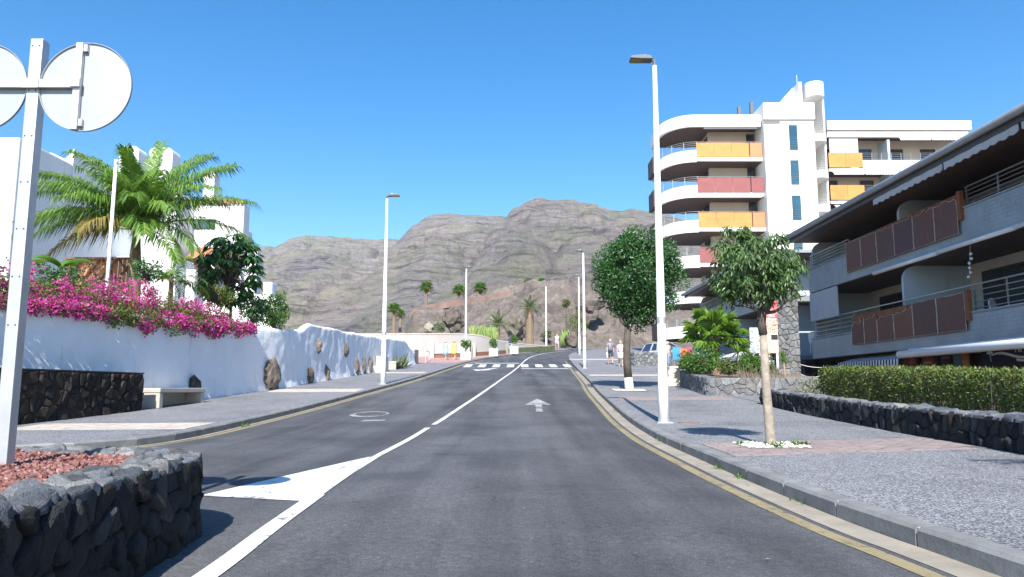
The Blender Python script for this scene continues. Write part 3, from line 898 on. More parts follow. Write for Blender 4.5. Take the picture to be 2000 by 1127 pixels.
# ------------------------------------------------------------------ white garden wall on the left
WB = [(-11.0,11.5),(-10.35,14.5),(-9.85,17),(-9.42,19.5),(-9.16,22.7),(-8.86,25.4),(-8.48,27.6),(-8.36,30.4),(-7.95,36.6),(-7.4,45.5),(-7.12,50.5),(-6.9,53.8)]
WT = [(11.5,2.82),(15.4,2.84),(19,2.93),(25.2,3.14),(29,3.32),(30.2,3.42),(30.7,3.62),(31.2,3.76),(33,3.78),(36.6,3.83),(43.8,4.05),(50,4.3),(51,4.2),(52,3.9),(53.8,3.6)]
wpath = smooth_path([(x, y, 0) for x, y in WB], .11)
def wall_x(y): return interp([(p.y, p.x) for p in wpath[::6]], y)
m = MB(); rows = []
NZ = 26
for i, p in enumerate(wpath):
    t = (wpath[min(i+1, len(wpath)-1)]-wpath[max(i-1, 0)]).normalized(); n = Vector((t.y, -t.x, 0))
    z0 = zs(p.y)-.1; z1 = interp(WT, p.y)+.025*math.sin(p.y*1.7)+.02*fbm(p.y, 3, 1, 3); row = []
    s = i*.11
    for k in range(NZ+1):
        z = lerp(z0, z1-.12, k/NZ)
        bul = .06*fbm(s*.5, z*.6, 2.2, 4)+.022*fbm(s*2.2, z*1.6, 5.2, 4)+.012*math.sin(s*7+3*fbm(s, z*.3, 8, 2))*fbm(s*.8, z*.5, 3, 3)
        bul += .10*max(0, 1-(z-z0)/.7)**2
        q = p+n*bul; row.append((q.x, q.y, z))
    for a in (30, 60, 90, 120, 150):
        q = p+n*(-.16+.16*math.cos(R(a))); row.append((q.x, q.y, z1-.12+.12*math.sin(R(a))))
    q = p-n*.32; row.append((q.x, q.y, z1-.12)); row.append((q.x, q.y, z0))
    rows.append(row)
m.grid(rows)
wall = m.build('garden_wall', M['white_plaster'], None, smooth=True, fix=False)
tag(wall, 'long wavy whitewashed garden wall with lava boulders set into it', 'wall')
# raised garden behind it
m = MB(); rows = []
for i in range(0, 60):
    y = 11.5+i*.75; zt = interp(WT, y)-.45
    rows.append([(lerp(-70, wall_x(y)-.25, t/6), y, zt) for t in range(7)])
m.grid(rows); m.strip([(wall_x(11.5)-.25, 11.5), (-70, 11.5)], -.4, 0, 2.35)
gg = m.build('garden_soil', M['earth'], None, fix=False); tag(gg, 'raised garden ground behind the white wall', None, kind='structure')

def wall_pt(px, off=0):
    best = min(wpath, key=lambda p: abs(1000+FOC*p.x/p.y-px))
    i = wpath.index(best); t = (wpath[min(i+1, len(wpath)-1)]-wpath[max(i-1, 0)]).normalized()
    return best+Vector((t.y, -t.x, 0))*off
BL = [(534,700,760,50,'tall pale lava boulder standing against the white wall nearest the corner'),
      (606,716,749,26,'rounded grey boulder with a ledge at the foot of the white wall'),
      (639,712,745,17,'narrow dark boulder at the foot of the wall left of two brown ones'),
      (621,661,690,15,'small upright stone set high in the white wall above the rounded boulder'),
      (675,671,697,14,'small dark stone set high in the white wall nearer the lamp post'),
      (696,700,733,14,'slim brown boulder, first of three close together at the wall foot'),
      (710,699,729,9,'slim dark boulder, middle one of three close together at the wall foot'),
      (723,698,727,10,'slim dark boulder, last of three close together before the cream block')]
for k, (px, pt, pb, w, lab) in enumerate(BL):
    q = wall_pt(px, .03); d = q.y
    zt = at(px, pt, d).z; zb = at(px, pb, d).z
    if pb > 720: zb = zs(d)-.05
    sx = max(.12, w*d/FOC*.42)
    o = boulder('boulder', (q.x, q.y, (zt+zb)/2), (max(.16, sx*.7), sx*1.45, (zt-zb)/2), k+1, M['boulder'] if 'boulder' in M else M['mortar_grey'], None, .38)
    tag(o, lab, 'boulder', 'boulders set along the white wall')

# dark stone planter bed wall in front of it
lp = thing('stone_bed_wall', (-9.2, 16, zs(16)), 'low dark lava stone wall in front of the white garden wall beside the bench', 'stone wall')
ppts = [(-9.62,11.2),(-9.42,13.9),(-9.22,16.2),(-9.02,18.55)]
f, W = path_map(ppts, lambda x, y: zs(y)-.04, lambda x, y: 1.41, 1.0)
m = MB(); m.strip(ppts, .5, lambda i: zs(ppts[i][1])-.1, lambda i: 1.42); m.build('core', M['mortar_dark'], lp)
stones(lp, W, 1.0, .27, .22, f, M['basalt_brown'], 11, .045, .008, cut=.14, rough=.7, jit=.6)
f2, W2 = path_map([(-9.02,18.56),(-9.36,18.6)], zs(18.5)-.04, 1.41, 1.0)
stones(lp, W2, 1.0, .2, .22, f2, M['basalt_brown'], 12, .03, .012)
m = MB(); m.strip([(a[0]+.03, a[1]) for a in ppts], .52, lambda i: 1.425, lambda i: 1.455); m.build('coping', M['mortar_dark'], lp)
# benches
def bench(loc, L, rot, lab):
    b = thing('concrete_bench', loc, lab, 'bench', 'concrete benches along the white wall')
    x, y, z = loc
    def part(nm, bx, bev=.02):
        mm = MB(); mm.box(*bx); o = mm.build(nm, M['bench'], b, bevel=bev); return o
    part('leg', (x-.27, x+.27, y-L/2, y-L/2+.16, z-.05, z+.34)); part('leg', (x-.27, x+.27, y+L/2-.16, y+L/2, z-.05, z+.34))
    part('seat', (x-.29, x+.29, y-L/2-.02, y+L/2+.02, z+.341, z+.46)); part('back_panel', (x-.285, x-.19, y-L/2+.17, y+L/2-.17, z-.05, z+.335))
    b.rotation_euler = (0, 0, rot); return b
bench((-9.0,20.25,zs(20.2)), 2.15, R(-7), 'cream concrete bench at the foot of the white wall beside the dark stone bed')
bench((-7.15,46.3,zs(46)), 1.9, R(-4), 'far small cream concrete bench by the last lamp-side boulders')
m = MB(); q = wall_pt(738, .25); m.box(q.x-.25, q.x+.3, q.y-.5, q.y+.45, zs(q.y)-.05, zs(q.y)+.85)
o = m.build('concrete_block', M['cream_box'], None, bevel=.02); tag(o, 'cream concrete block behind the second lamp post on the left', 'block')
q = wall_pt(381, .06); o = boulder('boulder', (q.x+.02, q.y, zs(q.y)+.3), (.14, .3, .42), 31, M['mortar_dark'], None, .3); tag(o, 'small black pointed stone behind the near bench against the wall', 'boulder')

# ------------------------------------------------------------------ foreground stone planter with the sign
fgp = [(-1.55,.2),(-1.72,1.6),(-1.88,2.8),(-2.0,3.9),(-2.09,4.9),(-2.16,5.3),(-2.4,5.62),(-2.9,5.78),(-4.0,5.86),(-5.5,5.8),(-7.5,5.5)]
fgs = [(p.x, p.y) for p in smooth_path([(x, y, 0) for x, y in fgp], .12)]
fgs = list(reversed(fgs))          # outside lies to the right of the walking direction when reversed twice
fg = thing('stone_planter', (-3.2, 4, .05), 'big foreground planter of dark lava stones filled with red gravel', 'planter')
out = list(reversed(fgs))
FZT = .60
f, W = path_map(out, lambda x, y: zr(y)-.03, lambda x, y: FZT+.02*fbm(x*2, y*2, 1, 3), .62)
stones(fg, W, .62, .175, .15, f, M['basalt'], 21, .036, .009, cut=.14, rough=.4, jit=.48, fine=.012)
m = MB(); m.strip(out, .34, lambda i: zr(out[i][1])-.06, lambda i: FZT-.012); m.build('core', M['mortar_dark'], fg)
def cap_map(a, b, off):
    p0 = f(a, .62, .03-b); return Vector((p0.x, p0.y, FZT-.02+off))
stones(fg, W, .36, .17, .13, cap_map, M['basalt_cap'], 22, .045, .009, name='rim_stone', cut=.18, rough=.38, jit=.5, fine=.013)
m = MB(); gr = random.Random(5); rows = []
inner = offset_path(out, -.22)
def bed_z(x, y): return .575+.045*math.sin(min(1, max(0, (-2.3-x)/2.0))*1.57)+.012*fbm(x*3, y*3, 0, 3)
for i in range(36):
    rows.append([(lerp(-1.85-.07*i/35*5.5, -8, (t/30)**1.2)-.12, lerp(.2, 5.65, i/35)*(1 if i < 35 else 1), bed_z(lerp(-1.85-.07*i/35*5.5, -8, (t/30)**1.2), lerp(.2, 5.65, i/35))) for t in range(31)])
m.grid(rows); m.build('gravel_bed', M['lava_bed'], fg, smooth=True, fix=False)
m = MB(); OCT = [Vector(v) for v in ((1,0,0),(-1,0,0),(0,1,0),(0,-1,0),(0,0,1),(0,0,-1))]; OF = [(0,2,4),(2,1,4),(1,3,4),(3,0,4),(2,0,5),(1,2,5),(3,1,5),(0,3,5)]
for k in range(15000):
    x = -2.2-gr.random()**1.3*2.6; y = gr.uniform(1.9, 5.62); s = gr.uniform(.006, .018)*(1.5 if gr.random() < .08 else 1)
    if x > -1.62-.085*y-.22: continue
    rot = Matrix.Rotation(gr.uniform(0, 6.3), 3, rvec(gr)); c = Vector((x, y, bed_z(x, y)+s*.4))
    m.add([c+rot @ Vector((v.x*s*gr.uniform(.7, 1.4), v.y*s*gr.uniform(.7, 1.4), v.z*s*.8)) for v in OCT], OF)
o = m.build('gravel', M['lava_gravel'], fg, fix=False); tag(o, kind='stuff')

# road sign seen from behind
SY = 4.62; SX = at(5, 890, SY).x
sg = thing('road_sign', (SX, SY, .6), 'pair of round road signs seen from behind on a grey steel post', 'road sign')
zt = at(72, 78, SY).z
m = MB(); m.box(SX-.040, SX+.040, SY-.022, SY+.055, .45, zt); pole = m.build('post', M['galv'], sg, bevel=.006)
m = MB()
for k in range(7):
    z = zt-.05-k*.30
    for dx in (-.022, .022): m.tube([(SX+dx, SY-.0235, z), (SX+dx, SY-.0205, z)], .0055, 8)
m.build('hole', M['frame_dark'], pole)
za = at(90, 168, SY).z
m = MB(); m.box(SX-.52, SX+.305, SY-.046, SY-.024, za-.027, za+.027); m.build('cross_bar', M['galv'], sg, bevel=.004)
m = MB(); m.box(SX-.052, SX+.052, SY-.052, SY-.047, za-.03, za+.03); m.build('clamp', M['galv'], sg)
for cx, lab in ((SX+.334, 'right'), (SX-.334, 'left')):
    cz = za-.012; DY = SY-.008; rr = .292
    m = MB(); n = 64
    prof = [(0, 0), (rr-.004, 0), (rr, -.012), (rr+.003, -.012), (rr+.003, .006), (rr-.002, .010), (0, .010)]
    vs = []; fs = []
    for k in range(n):
        a = 2*math.pi*k/n
        for (r_, dy) in prof: vs.append((cx+r_*math.cos(a), DY+dy, cz+r_*math.sin(a)))
    L = len(prof)
    for k in range(n):
        k2 = (k+1) % n
        for j in range(L-1):
            fs.append((k*L+j, k2*L+j, k2*L+j+1, k*L+j+1)); m.mi.append(0)
    m.mi = []; m.sm = []
    m.v = vs; m.f = fs
    for k in range(n):
        for j in range(L-1): m.mi.append(1 if j in (4,) else (2 if j == 5 else 0)); m.sm.append(False)
    disc = m.build('disc', [M['sign_back'], M['sign_red'], M['sign_white']], sg)
    m = MB(); bx = cx-.045
    m.box(bx-.022, bx+.022, DY-.034, DY-.003, cz-rr+.002, cz+rr-.004); m.build('bracket', M['galv'], disc, bevel=.003)
    m = MB()
    for z in (cz+rr-.06, cz-rr+.028):
        m.box(bx+.024, bx+.048, DY-.026, DY-.002, z, z+.045)
    m.build('bracket_clip', M['galv'], disc)
    m = MB(); m.box(bx-.03, bx+.03, SY-.062, SY-.0425, za-.026, za+.026); m.build('bar_clamp', M['galv'], disc)

# ------------------------------------------------------------------ bougainvillea tumbling over the wall
def bougainvillea(y0, y1, lab, seed, dens, top):
    r = random.Random(seed); yc = (y0+y1)/2
    b = thing('bougainvillea', (wall_x(yc)-.5, yc, interp(WT, yc)-.45), lab, 'shrub', 'bougainvillea on the garden wall')
    lm = MB(); fm = MB(); tw = MB()
    n = int((y1-y0)*dens)
    for k in range(n):
        y = r.uniform(y0, y1); zt = interp(WT, y); h = interp(top, y)
        u = r.random()
        if u < .28:
            c = Vector((wall_x(y)+r.uniform(.02, .16), y, zt-r.random()**1.5*interp([(14,.08),(17.5,.22),(19.5,.42),(23,.42),(25.4,.25)], y)*(.55+.45*math.sin(y*2.3+seed)**2)))
        else:
            c = Vector((wall_x(y)-r.random()**.8*1.3+.1, y, zt-.1+h*r.random()*(.55+.45*math.sin(y*3.1)**2)))
        flower = fbm(c.x*1.3, c.y*1.1, c.z*1.8+seed, 3) > -.06
        rad = r.uniform(.10, .2)
        for q in range(24):
            u_ = rvec(r); p = c+u_*rad*r.random()**.4
            if flower and r.random() < .60:
                d = u_+rvec(r)*.7
                for w in range(2):
                    leaf(fm, p, d+rvec(r)*.7, rvec(r), r.uniform(.05, .075), r.uniform(.045, .06), .3)
            else:
                leaf(lm, p, u_+rvec(r)*.8+Vector((0,0,-.2)), u_+Vector((0,0,.6)), r.uniform(.05, .08), r.uniform(.03, .05), .2)
        if k % 9 == 0:
            tw.tube([(wall_x(y)-.5, y, zt-.3), c.lerp(Vector((wall_x(y)-.5, y, zt)), .4)+Vector((0,0,.15)), c], [.014, .009, .004], 4)
    lm.build('leaves', M['boug_leaf'], b, fix=False); fm.build('blossom', M['boug_flower'], b, fix=False); tw.build('stems', M['bark_dark'], b, fix=False)
TOP = [(13,1.6),(14.6,1.35),(16,1.0),(17.2,.85),(19,1.05),(21,.9),(23,.75),(24.5,.55),(25.6,.3)]
bougainvillea(12.6, 16.6, 'tall magenta bougainvillea behind the steel sign post at the left edge', 41, 105, TOP)
bougainvillea(16.6, 21.2, 'dense magenta bougainvillea spilling over the wall above the bench and stone bed', 42, 120, TOP)
bougainvillea(21.2, 25.5, 'bougainvillea with bright pink end tumbling over the wall below the umbrella tree', 43, 120, TOP)

# ------------------------------------------------------------------ garden palm
r = random.Random(12)
PX, PYY = -11.75, 24.0
pc = at(268, 446, PYY)
pm = thing('feather_palm', (pc.x, PYY, interp(WT, PYY)-.45), 'large feather palm with arching bright green fronds rising behind the bougainvillea', 'palm tree')
m = MB(); m.tube([(pc.x+.1, PYY, 2.4), (pc.x+.05, PYY, 3.6), (pc.x, PYY, pc.z-1.1), (pc.x, PYY, pc.z-.9), (pc.x, PYY, pc.z+.05)], [.22,.20,.19,.17,.09], 14)
m.build('trunk', M['palm_trunk'], pm, smooth=True)
FR = [(95,76,3.5,.55,0),(62,68,3.6,.6,0),(125,66,3.6,.65,0),(150,62,3.6,.7,0),(176,40,3.6,.95,0),(190,26,3.6,1.05,0),(205,12,3.1,1.2,0),(215,44,3.2,1.1,0),(18,58,3.3,.9,0),(-3,36,3.6,1.05,0),(8,20,3.4,1.15,0),(-20,46,3.2,1.2,0),(-50,58,2.8,1.3,0),(-75,70,2.7,1.1,0),(-95,56,2.8,1.4,0),(-120,64,2.8,1.2,0),(-140,44,3.2,1.3,0),(-160,20,3.2,1.2,0),(-150,0,2.6,1.2,1),(-25,8,2.8,1.2,0),(40,70,3.2,.7,0),(135,72,3.2,.7,0),(35,50,3.0,1.2,0),(-100,15,2.4,1.3,1),(-60,15,2.5,1.3,0),(178,64,3.0,.9,0),(2,66,3.1,.8,0),(80,82,3.0,.5,0),(-40,30,2.9,1.2,0),(185,50,3.5,.9,0),(-8,52,3.5,.9,0),(-110,38,2.8,1.3,0),(-70,38,2.8,1.3,0),(-130,22,3.0,1.2,0),(-35,-5,2.6,1.0,0),(-85,78,2.6,.8,0),(-165,52,3.2,1.0,0)]
for az, el, L, dr, dry in FR:
    frond(pm, (pc.x, PYY, pc.z-.05), R(az+r.uniform(-6, 6)), R(el), L*r.uniform(1.04, 1.18), dr, r, M['palm_dry' if dry else 'palm_leaf'], 84, .86, .040, .75, .45)
# smaller palm and banana beside it
q = at(335, 545, 22.5)
sp_ = thing('small_palm', (q.x, 22.5, 2.6), 'small low palm below the large feather palm at the balcony', 'palm tree')
m = MB(); m.tube([(q.x, 22.5, 2.4), (q.x, 22.5, q.z)], [.1, .07], 8); m.build('trunk', M['palm_trunk'], sp_)
for k in range(11): frond(sp_, (q.x, 22.5, q.z-.1), R(k*33+r.uniform(-8, 8)), R(r.uniform(15, 60)), r.uniform(1.0, 1.5), 1.4, r, M['palm_leaf'], 22, .38, .035, .5, .3)
q = at(120, 520, 19.5)
bn = thing('banana_plant', (q.x, 19.5, 2.5), 'banana plant with one broad arching leaf left of the large palm', 'plant')
m = MB(); m.tube([(q.x, 19.5, 2.4), (q.x, 19.5, q.z)], [.08, .05], 8); m.build('stem', M['rachis'], bn)
for az, L, e in ((175, 1.3, 50), (20, 1.0, 60), (240, 1.0, 60), (95, .9, 65)):
    m = MB(); h = Vector((math.cos(R(az)), math.sin(R(az)), 0)); s = Vector((-h.y, h.x, 0)); p = Vector((q.x, 19.5, q.z-.05)); rows = []; ee = R(e)
    for i in range(13):
        t = i/12; w = .2*math.sin(math.pi*min(1, t*1.02))**.6+.005; rows.append([p+s*w*-1-Vector((0,0,w*.35)), p, p+s*w-Vector((0,0,w*.35))]); ee = R(e)-2.0*t; p = p+(h*math.cos(ee)+Vector((0,0,math.sin(ee))))*L/12
    m.grid(rows); m.build('leaf', M['palm_leaf'], bn, smooth=True, fix=False)

# umbrella tree (schefflera)
def umbrella_tree(c, base, seed, lab, n, spread, L):
    r = random.Random(seed); t = thing('umbrella_tree', base, lab, 'tree')
    m = MB(); hubs = []
    for k in range(n):
        u = rvec(r); hubs.append(Vector((c.x+u.x*spread[0], c.y+u.y*spread[1], c.z+u.z*spread[2])))
    tb = Vector(base); m.tube([tb, tb.lerp(c, .6)+Vector((.05,0,0)), c], [.07, .05, .03], 8)
    for h in hubs: m.tube([c.lerp(tb, r.uniform(.1, .45)), (h+c)/2+Vector((0,0,.15)), h], [.025, .016, .008], 5)
    m.build('trunk', M['bark_dark'], t)
    lm = MB()
    for h in hubs:
        tilt = rvec(r)*.35
        for k in range(9):
            a = 2*math.pi*k/9+r.random(); d = Vector((math.cos(a), math.sin(a), -.35+r.uniform(-.35, .2)))+tilt; l = L*r.uniform(.75, 1.1); d.normalize()
            s = d.cross(Vector((0,0,1))).normalized(); n_ = s.cross(d); w = l*.17
            p0 = h+d*l*.18; p1 = h+d*l*.6+Vector((0,0,-.03*l)); p2 = h+d*l+Vector((0,0,-.3*l))
            lm.add([p0, p1+s*w-n_*w*.3, p2, p1-s*w-n_*w*.3, p1], [(0,1,4), (1,2,4), (2,3,4), (3,0,4)])
    lm.build('crown', M['ficus'], t, fix=False)
q = at(450, 520, 27.5)
umbrella_tree(q, (q.x+.1, 27.5, 2.7), 5, 'dark green umbrella tree with drooping leaf rosettes at the end of the garden', 120, (.95, .8, 1.3), .46)
# round green bush at the wall end
def bush(name, c, rad, seed, lab, mat, n, L, W, group=None, cat='bush', ground=None):
    r = random.Random(seed); t = thing(name, (c[0], c[1], ground if ground is not None else c[2]-rad[2]), lab, cat, group); c = Vector(c)
    cl = []
    for k in range(n):
        u = rvec(r); cl.append((c+Vector((u.x*rad[0], u.y*rad[1], u.z*rad[2]))*1*r.uniform(.62, .9)+c*0 if False else c+Vector((u.x*rad[0], u.y*rad[1], u.z*rad[2]))*r.uniform(.45, .88), min(rad)*r.uniform(.28, .42)))
    m = MB()
    for p, q in cl[::2]: m.tube([c-Vector((0,0,rad[2])), c.lerp(p, .5)-Vector((0,0,.1*rad[2])), p], [.02, .012, .005], 4)
    m.build('stems', M['bark_dark'], t, fix=False)
    m = MB(); clump_crown(r, cl, 34/(min(rad)*.35)**2*.9, L, W, m); m.build('crown', mat, t, fix=False)
    return t
q = at(535, 607, 27.8); bush('garden_bush', (q.x, q.y, q.z), (.66, .8, .72), 3, 'bright green leafy bush where the bougainvillea ends on the wall', M['bush'], 60, .10, .065)
q = at(495, 605, 27.2); bush('garden_bush', (q.x, q.y, q.z), (.5, .7, .62), 4, 'dark green bush between the bougainvillea and the bright green bush', M['ficus'], 50, .10, .06)
q = at(110, 545, 19.2); bush('garden_bush', (q.x, q.y, q.z), (.75, .6, .4), 6, 'dark leafy shrub above the blossoms just right of the sign post', M['ficus'], 40, .09, .05)
q = at(425, 575, 24.6); bush('garden_bush', (q.x, q.y, q.z), (.6, .6, .35), 8, 'olive shrub under the umbrella tree on the wall', M['boug_leaf'], 34, .08, .05)
q = at(285, 525, 21.2); bush('garden_bush', (q.x, q.y, q.z), (.45, .5, .4), 9, 'dark shrub at the foot of the large palm trunk', M['ficus'], 30, .09, .05)
# thin garden flagpole
q0 = at(213, 548, 21.0); q1 = at(227, 312, 21.0)
fp = thing('garden_pole', (q0.x, 21.0, 2.5), 'thin white pole standing in the garden in front of the palm', 'pole')
m = MB(); m.tube([(q1.x, 21, 2.4), (q1.x, 21, q1.z-.12)], [.06, .045], 10); m.build('shaft', M['lamp_white'], fp, smooth=True)
m = MB(); m.tube([(q1.x, 21, q1.z-.12), (q1.x, 21, q1.z)], [.055, .05], 10); m.build('cap', M['lamp_white'], fp, smooth=True)

# ------------------------------------------------------------------ street lamps
def street_lamp(x, y, h, side, lab):
    z = zs(y)
    t = thing('street_lamp', (x, y, z), lab, 'street lamp', 'white street lamps along both pavements')
    m = MB(); m.tube([(x, y, z-.02), (x, y, z+.9), (x, y, z+.92), (x, y, z+h)], [.112, .098, .092, .044], 16); m.build('pole', M['lamp_white'], t, smooth=True)
    m = MB(); m.box(x-.15, x+.15, y-.15, y+.15, z-.01, z+.016); m.build('base_plate', M['galv'], t)
    m = MB(); m.box(x-.03, x+.03, y-.1085, y-.09, z+.35, z+.72); m.build('service_door', M['lamp_white'], t)
    m = MB(); m.tube([(x, y, z+h-.02), (x, y, z+h+.12)], [.038, .038], 10); m.tube([(x, y, z+h+.10), (x+side*.10, y, z+h+.135)], [.03, .03], 8); m.build('spigot', M['lamp_dark'], t)
    m = MB(); a = z+h+.11
    q = [(.05, 0), (.10, .075), (.30, .085), (.50, .06), (.52, .015), (.30, .0)]
    m.poly_ext([(x+side*u, y-.13, a+w) for u, w in q], (0, .26, 0)); hd = m.build('lamp_head', M['lamp_dark'], t, bevel=.008)
    m = MB(); m.box(min(x+side*.26, x+side*.50), max(x+side*.26, x+side*.50), y-.10, y+.10, a-.012, a+.004); m.build('led_panel', M['led'], hd)
    m = MB(); m.tube([(x+side*.2, y, a+.08), (x+side*.2, y, a+.13)], [.03, .028], 10); m.build('light_sensor', M['lamp_white'], hd)
    m = MB(); m.tube([(x, y, z+1.95), (x, y, z+2.08)], [.0885, .0875], 16, False); m.build('sticker', M['sign_blue'] if False else M['galv'], t, smooth=True)
    return t
street_lamp(2.98, 15.0, at(1277, 118, 15).z-zs(15)-.12, -1, 'nearest tall white street lamp on the right pavement between the two trees')
street_lamp(-5.15, 30.3, at(757, 384, 30.3).z-zs(30.3)-.1, 1, 'tall white street lamp on the left pavement in front of the white wall')
street_lamp(4.53, 47.2, 7.3, -1, 'second white street lamp on the right pavement, left of the round tree')
street_lamp(6.31, 70.6, 7.3, -1, 'third white street lamp on the right, just left of the second one')
street_lamp(-3.75, 61.2, 7.4, 1, 'white street lamp at the left end of the crossing by the white planter boxes')
street_lamp(3.95, 86.8, 7.3, 1, 'farthest white street lamp on the outside of the bend')

# ------------------------------------------------------------------ street trees
def pebbles(parent, cx, cy, w, d, n, seed, rot=0):
    r = random.Random(seed); m = MB()
    m.grid([[(cx-w, y, zs(y)+.010), (cx+w, y, zs(y)+.010)] for y in (cy-d, cy-d/2, cy, cy+d/2, cy+d)]); m.build('tree_pit', M['gutter'], parent, fix=False)
    m = MB()
    for k in range(n):
        x = cx+r.uniform(-1, 1)*w*.97; y = cy+r.uniform(-1, 1)*d*.97; s = r.uniform(.012, .03); c = Vector((x, y, zs(y)+.012+s*.3))
        m.add([c+Vector((v.x*s*r.uniform(.7, 1.4), v.y*s*r.uniform(.7, 1.4), v.z*s*.7)) for v in OCT], OF)
    o = m.build('pebbles', M['pebble'], parent, fix=False); tag(o, kind='stuff')
r = random.Random(31)
# round dense tree
TX_, TY_ = 4.09, 26.5; tz = zs(TY_)
t1 = thing('street_tree', (TX_, TY_, tz), 'dense round dark green street tree with whitewashed lower trunk', 'tree', 'street trees on the right pavement')
c1 = at(1246, 545, TY_); fork = at(1226, 640, TY_)
m = MB(); m.tube([(TX_+.02, TY_, tz-.05), (TX_, TY_, tz+.1), (TX_-.03, TY_, tz+.45)], [.19, .16, .145], 12); m.build('painted_trunk', M['whitewash_bark'], t1, smooth=True)
m = MB(); m.tube([(TX_-.03, TY_, tz+.45), (TX_-.07, TY_, tz+1.0), (TX_-.06, TY_, tz+1.6), fork], [.145, .13, .125, .12], 12)
for k in range(9):
    u = rvec(r); u.z = abs(u.z)*.8+.25; branchy(m, fork, Vector(fork)+Vector((u.x*1.2, u.y*1.2, u.z*1.4)), .07, .02, r)
m.build('trunk', M['bark_dark'], t1, smooth=True)
cl = []
for k in range(250):
    u = rvec(r); s = r.uniform(.55, .93); wz = u.z*1.62; wx = 1.60*(1 if u.z > -.2 else 1+.45*(u.z+.2))
    s *= 1.04+.16*fbm(u.x*1.7, u.y*1.7, u.z*1.7+5, 3); cl.append((Vector((c1.x+u.x*wx*s, c1.y+u.y*wx*s, c1.z+.03+wz*s)), r.uniform(.18, .40)))
m = MB(); clump_crown(r, cl, 1300, .105, .062, m, .1); m.build('crown', M['ficus'], t1, fix=False)
pebbles(t1, TX_, TY_, .55, .4, 260, 2)
# light drooping tree nearer
TX2, TY2 = 3.49, 10.35; tz = zs(TY2)
t2 = thing('street_tree', (TX2, TY2, tz), 'slim street tree with pale straight trunk and loose drooping leaves, nearest on the right', 'tree', 'street trees on the right pavement')
c2 = at(1474, 535, TY2); fk = at(1489, 612, TY2)
m = MB(); m.tube([(TX2+.005, TY2, tz-.03), (TX2, TY2, tz+.08), (TX2-.03, TY2, tz+.8), (fk.x, TY2, fk.z-.3)], [.078, .066, .058, .052], 12); m.build('trunk', M['bark'], t2, smooth=True)
m = MB(); m.tube([(fk.x, TY2, fk.z-.3), (fk.x-.02, TY2, fk.z-.12), (fk.x, TY2, fk.z+.02)], [.058, .066, .06], 10)
br = []
for k, e in enumerate(((-.55,0,.25),(-.3,.2,.6),(.1,-.2,.75),(.35,.1,.55),(.55,-.1,.25),(0,.4,.5),(-.1,-.45,.4),(-.6,-.2,.45),(.5,.3,.5),(-.2,0,.95),(.15,.1,1.0))):
    br += branchy(m, (fk.x, TY2, fk.z), (fk.x+e[0]*1.05, TY2+e[1], fk.z+e[2]*.95), .028, .008, r, .08)
m.build('branches', M['bark_dark'], t2, smooth=True)
m = MB(); cl = []
for k in range(125):
    u = rvec(r); s = r.uniform(.4, .93); cl.append((Vector((c2.x+u.x*.70*s, c2.y+u.y*.66*s, c2.z+.03+(u.z*.62*s if u.z > 0 else u.z*.46*s))), r.uniform(.10, .17)))
for k in range(8): cl.append((Vector((c2.x-.25+r.uniform(-.14, .14), c2.y, c2.z+.56+r.uniform(0, .08))), .07))
for c, rad in cl:
    for k in range(60):
        u = rvec(r); p = c+u*rad*r.random()**.5; d = Vector((u.x*.7, u.y*.7, -.75))+rvec(r)*.5
        leaf(m, p, d, u+Vector((0,0,.4))+rvec(r)*.5, r.uniform(.06, .105), r.uniform(.022, .034), .25, .1)
m.build('crown', M['droop_leaf'], t2, fix=False)
pebbles(t2, TX2, TY2, .42, .42, 420, 3)
m = MB()
for k in range(90):
    a = r.uniform(0, 6.3); q = r.choice([(.0,-.38),(.12,-.05),(.4,.2),(-.35,.1),(.3,-.15),(-.1,-.3),(.42,.0)]); p = Vector((TX2+q[0]+r.uniform(-.06, .06), TY2+q[1]+r.uniform(-.06, .06), zs(TY2)+.01))
    leaf(m, p, Vector((math.cos(a), math.sin(a), r.uniform(.3, 1.1))), Vector((0,0,1)), r.uniform(.06, .12), r.uniform(.02, .04))
o = m.build('weeds', M['bush'], t2, fix=False); tag(o, kind='stuff')
# weeds in the gutter
m = MB()
for (y, n) in ((8.1, 26), (8.8, 20), (6.6, 10), (12.5, 8), (20, 8)):
    for k in range(n):
        a = r.uniform(0, 6.3); p = Vector((rkx(y)-.03+r.uniform(-.03, .02), y+r.uniform(-.12, .12), zr(y)+.005)); leaf(m, p, Vector((math.cos(a), math.sin(a), r.uniform(.4, 1.5))), Vector((0,0,1)), r.uniform(.03, .08), r.uniform(.01, .02))
for k in range(30):
    y = 15.6+r.uniform(-.3, .3); a = r.uniform(0, 6.3); leaf(m, Vector((lkx(y)+.05+r.uniform(0, .06), y, zr(y)+.005)), Vector((math.cos(a), math.sin(a), r.uniform(.4, 1.5))), Vector((0,0,1)), r.uniform(.04, .1), .02)
o = m.build('weeds', M['bush'], None, fix=False); tag(o, 'small green weeds growing along the kerb gutters', 'weeds', kind='stuff')
# litter and dry leaves
m = MB()
for k in range(60):
    y = r.uniform(4, 30); x = r.uniform(-1.4, rkx(y)-.1) if k % 3 else rkx(y)-r.uniform(.02, .25); a = r.uniform(0, 6.3)
    leaf(m, Vector((x, y, zr(y)+.014)), Vector((math.cos(a), math.sin(a), .05)), Vector((0,0,1)), r.uniform(.02, .05), r.uniform(.01, .02), .3)
o = m.build('fallen_leaves', M['dry_twig'], None, fix=False); tag(o, 'tiny dry leaves and scraps scattered on the asphalt', 'litter', kind='stuff')
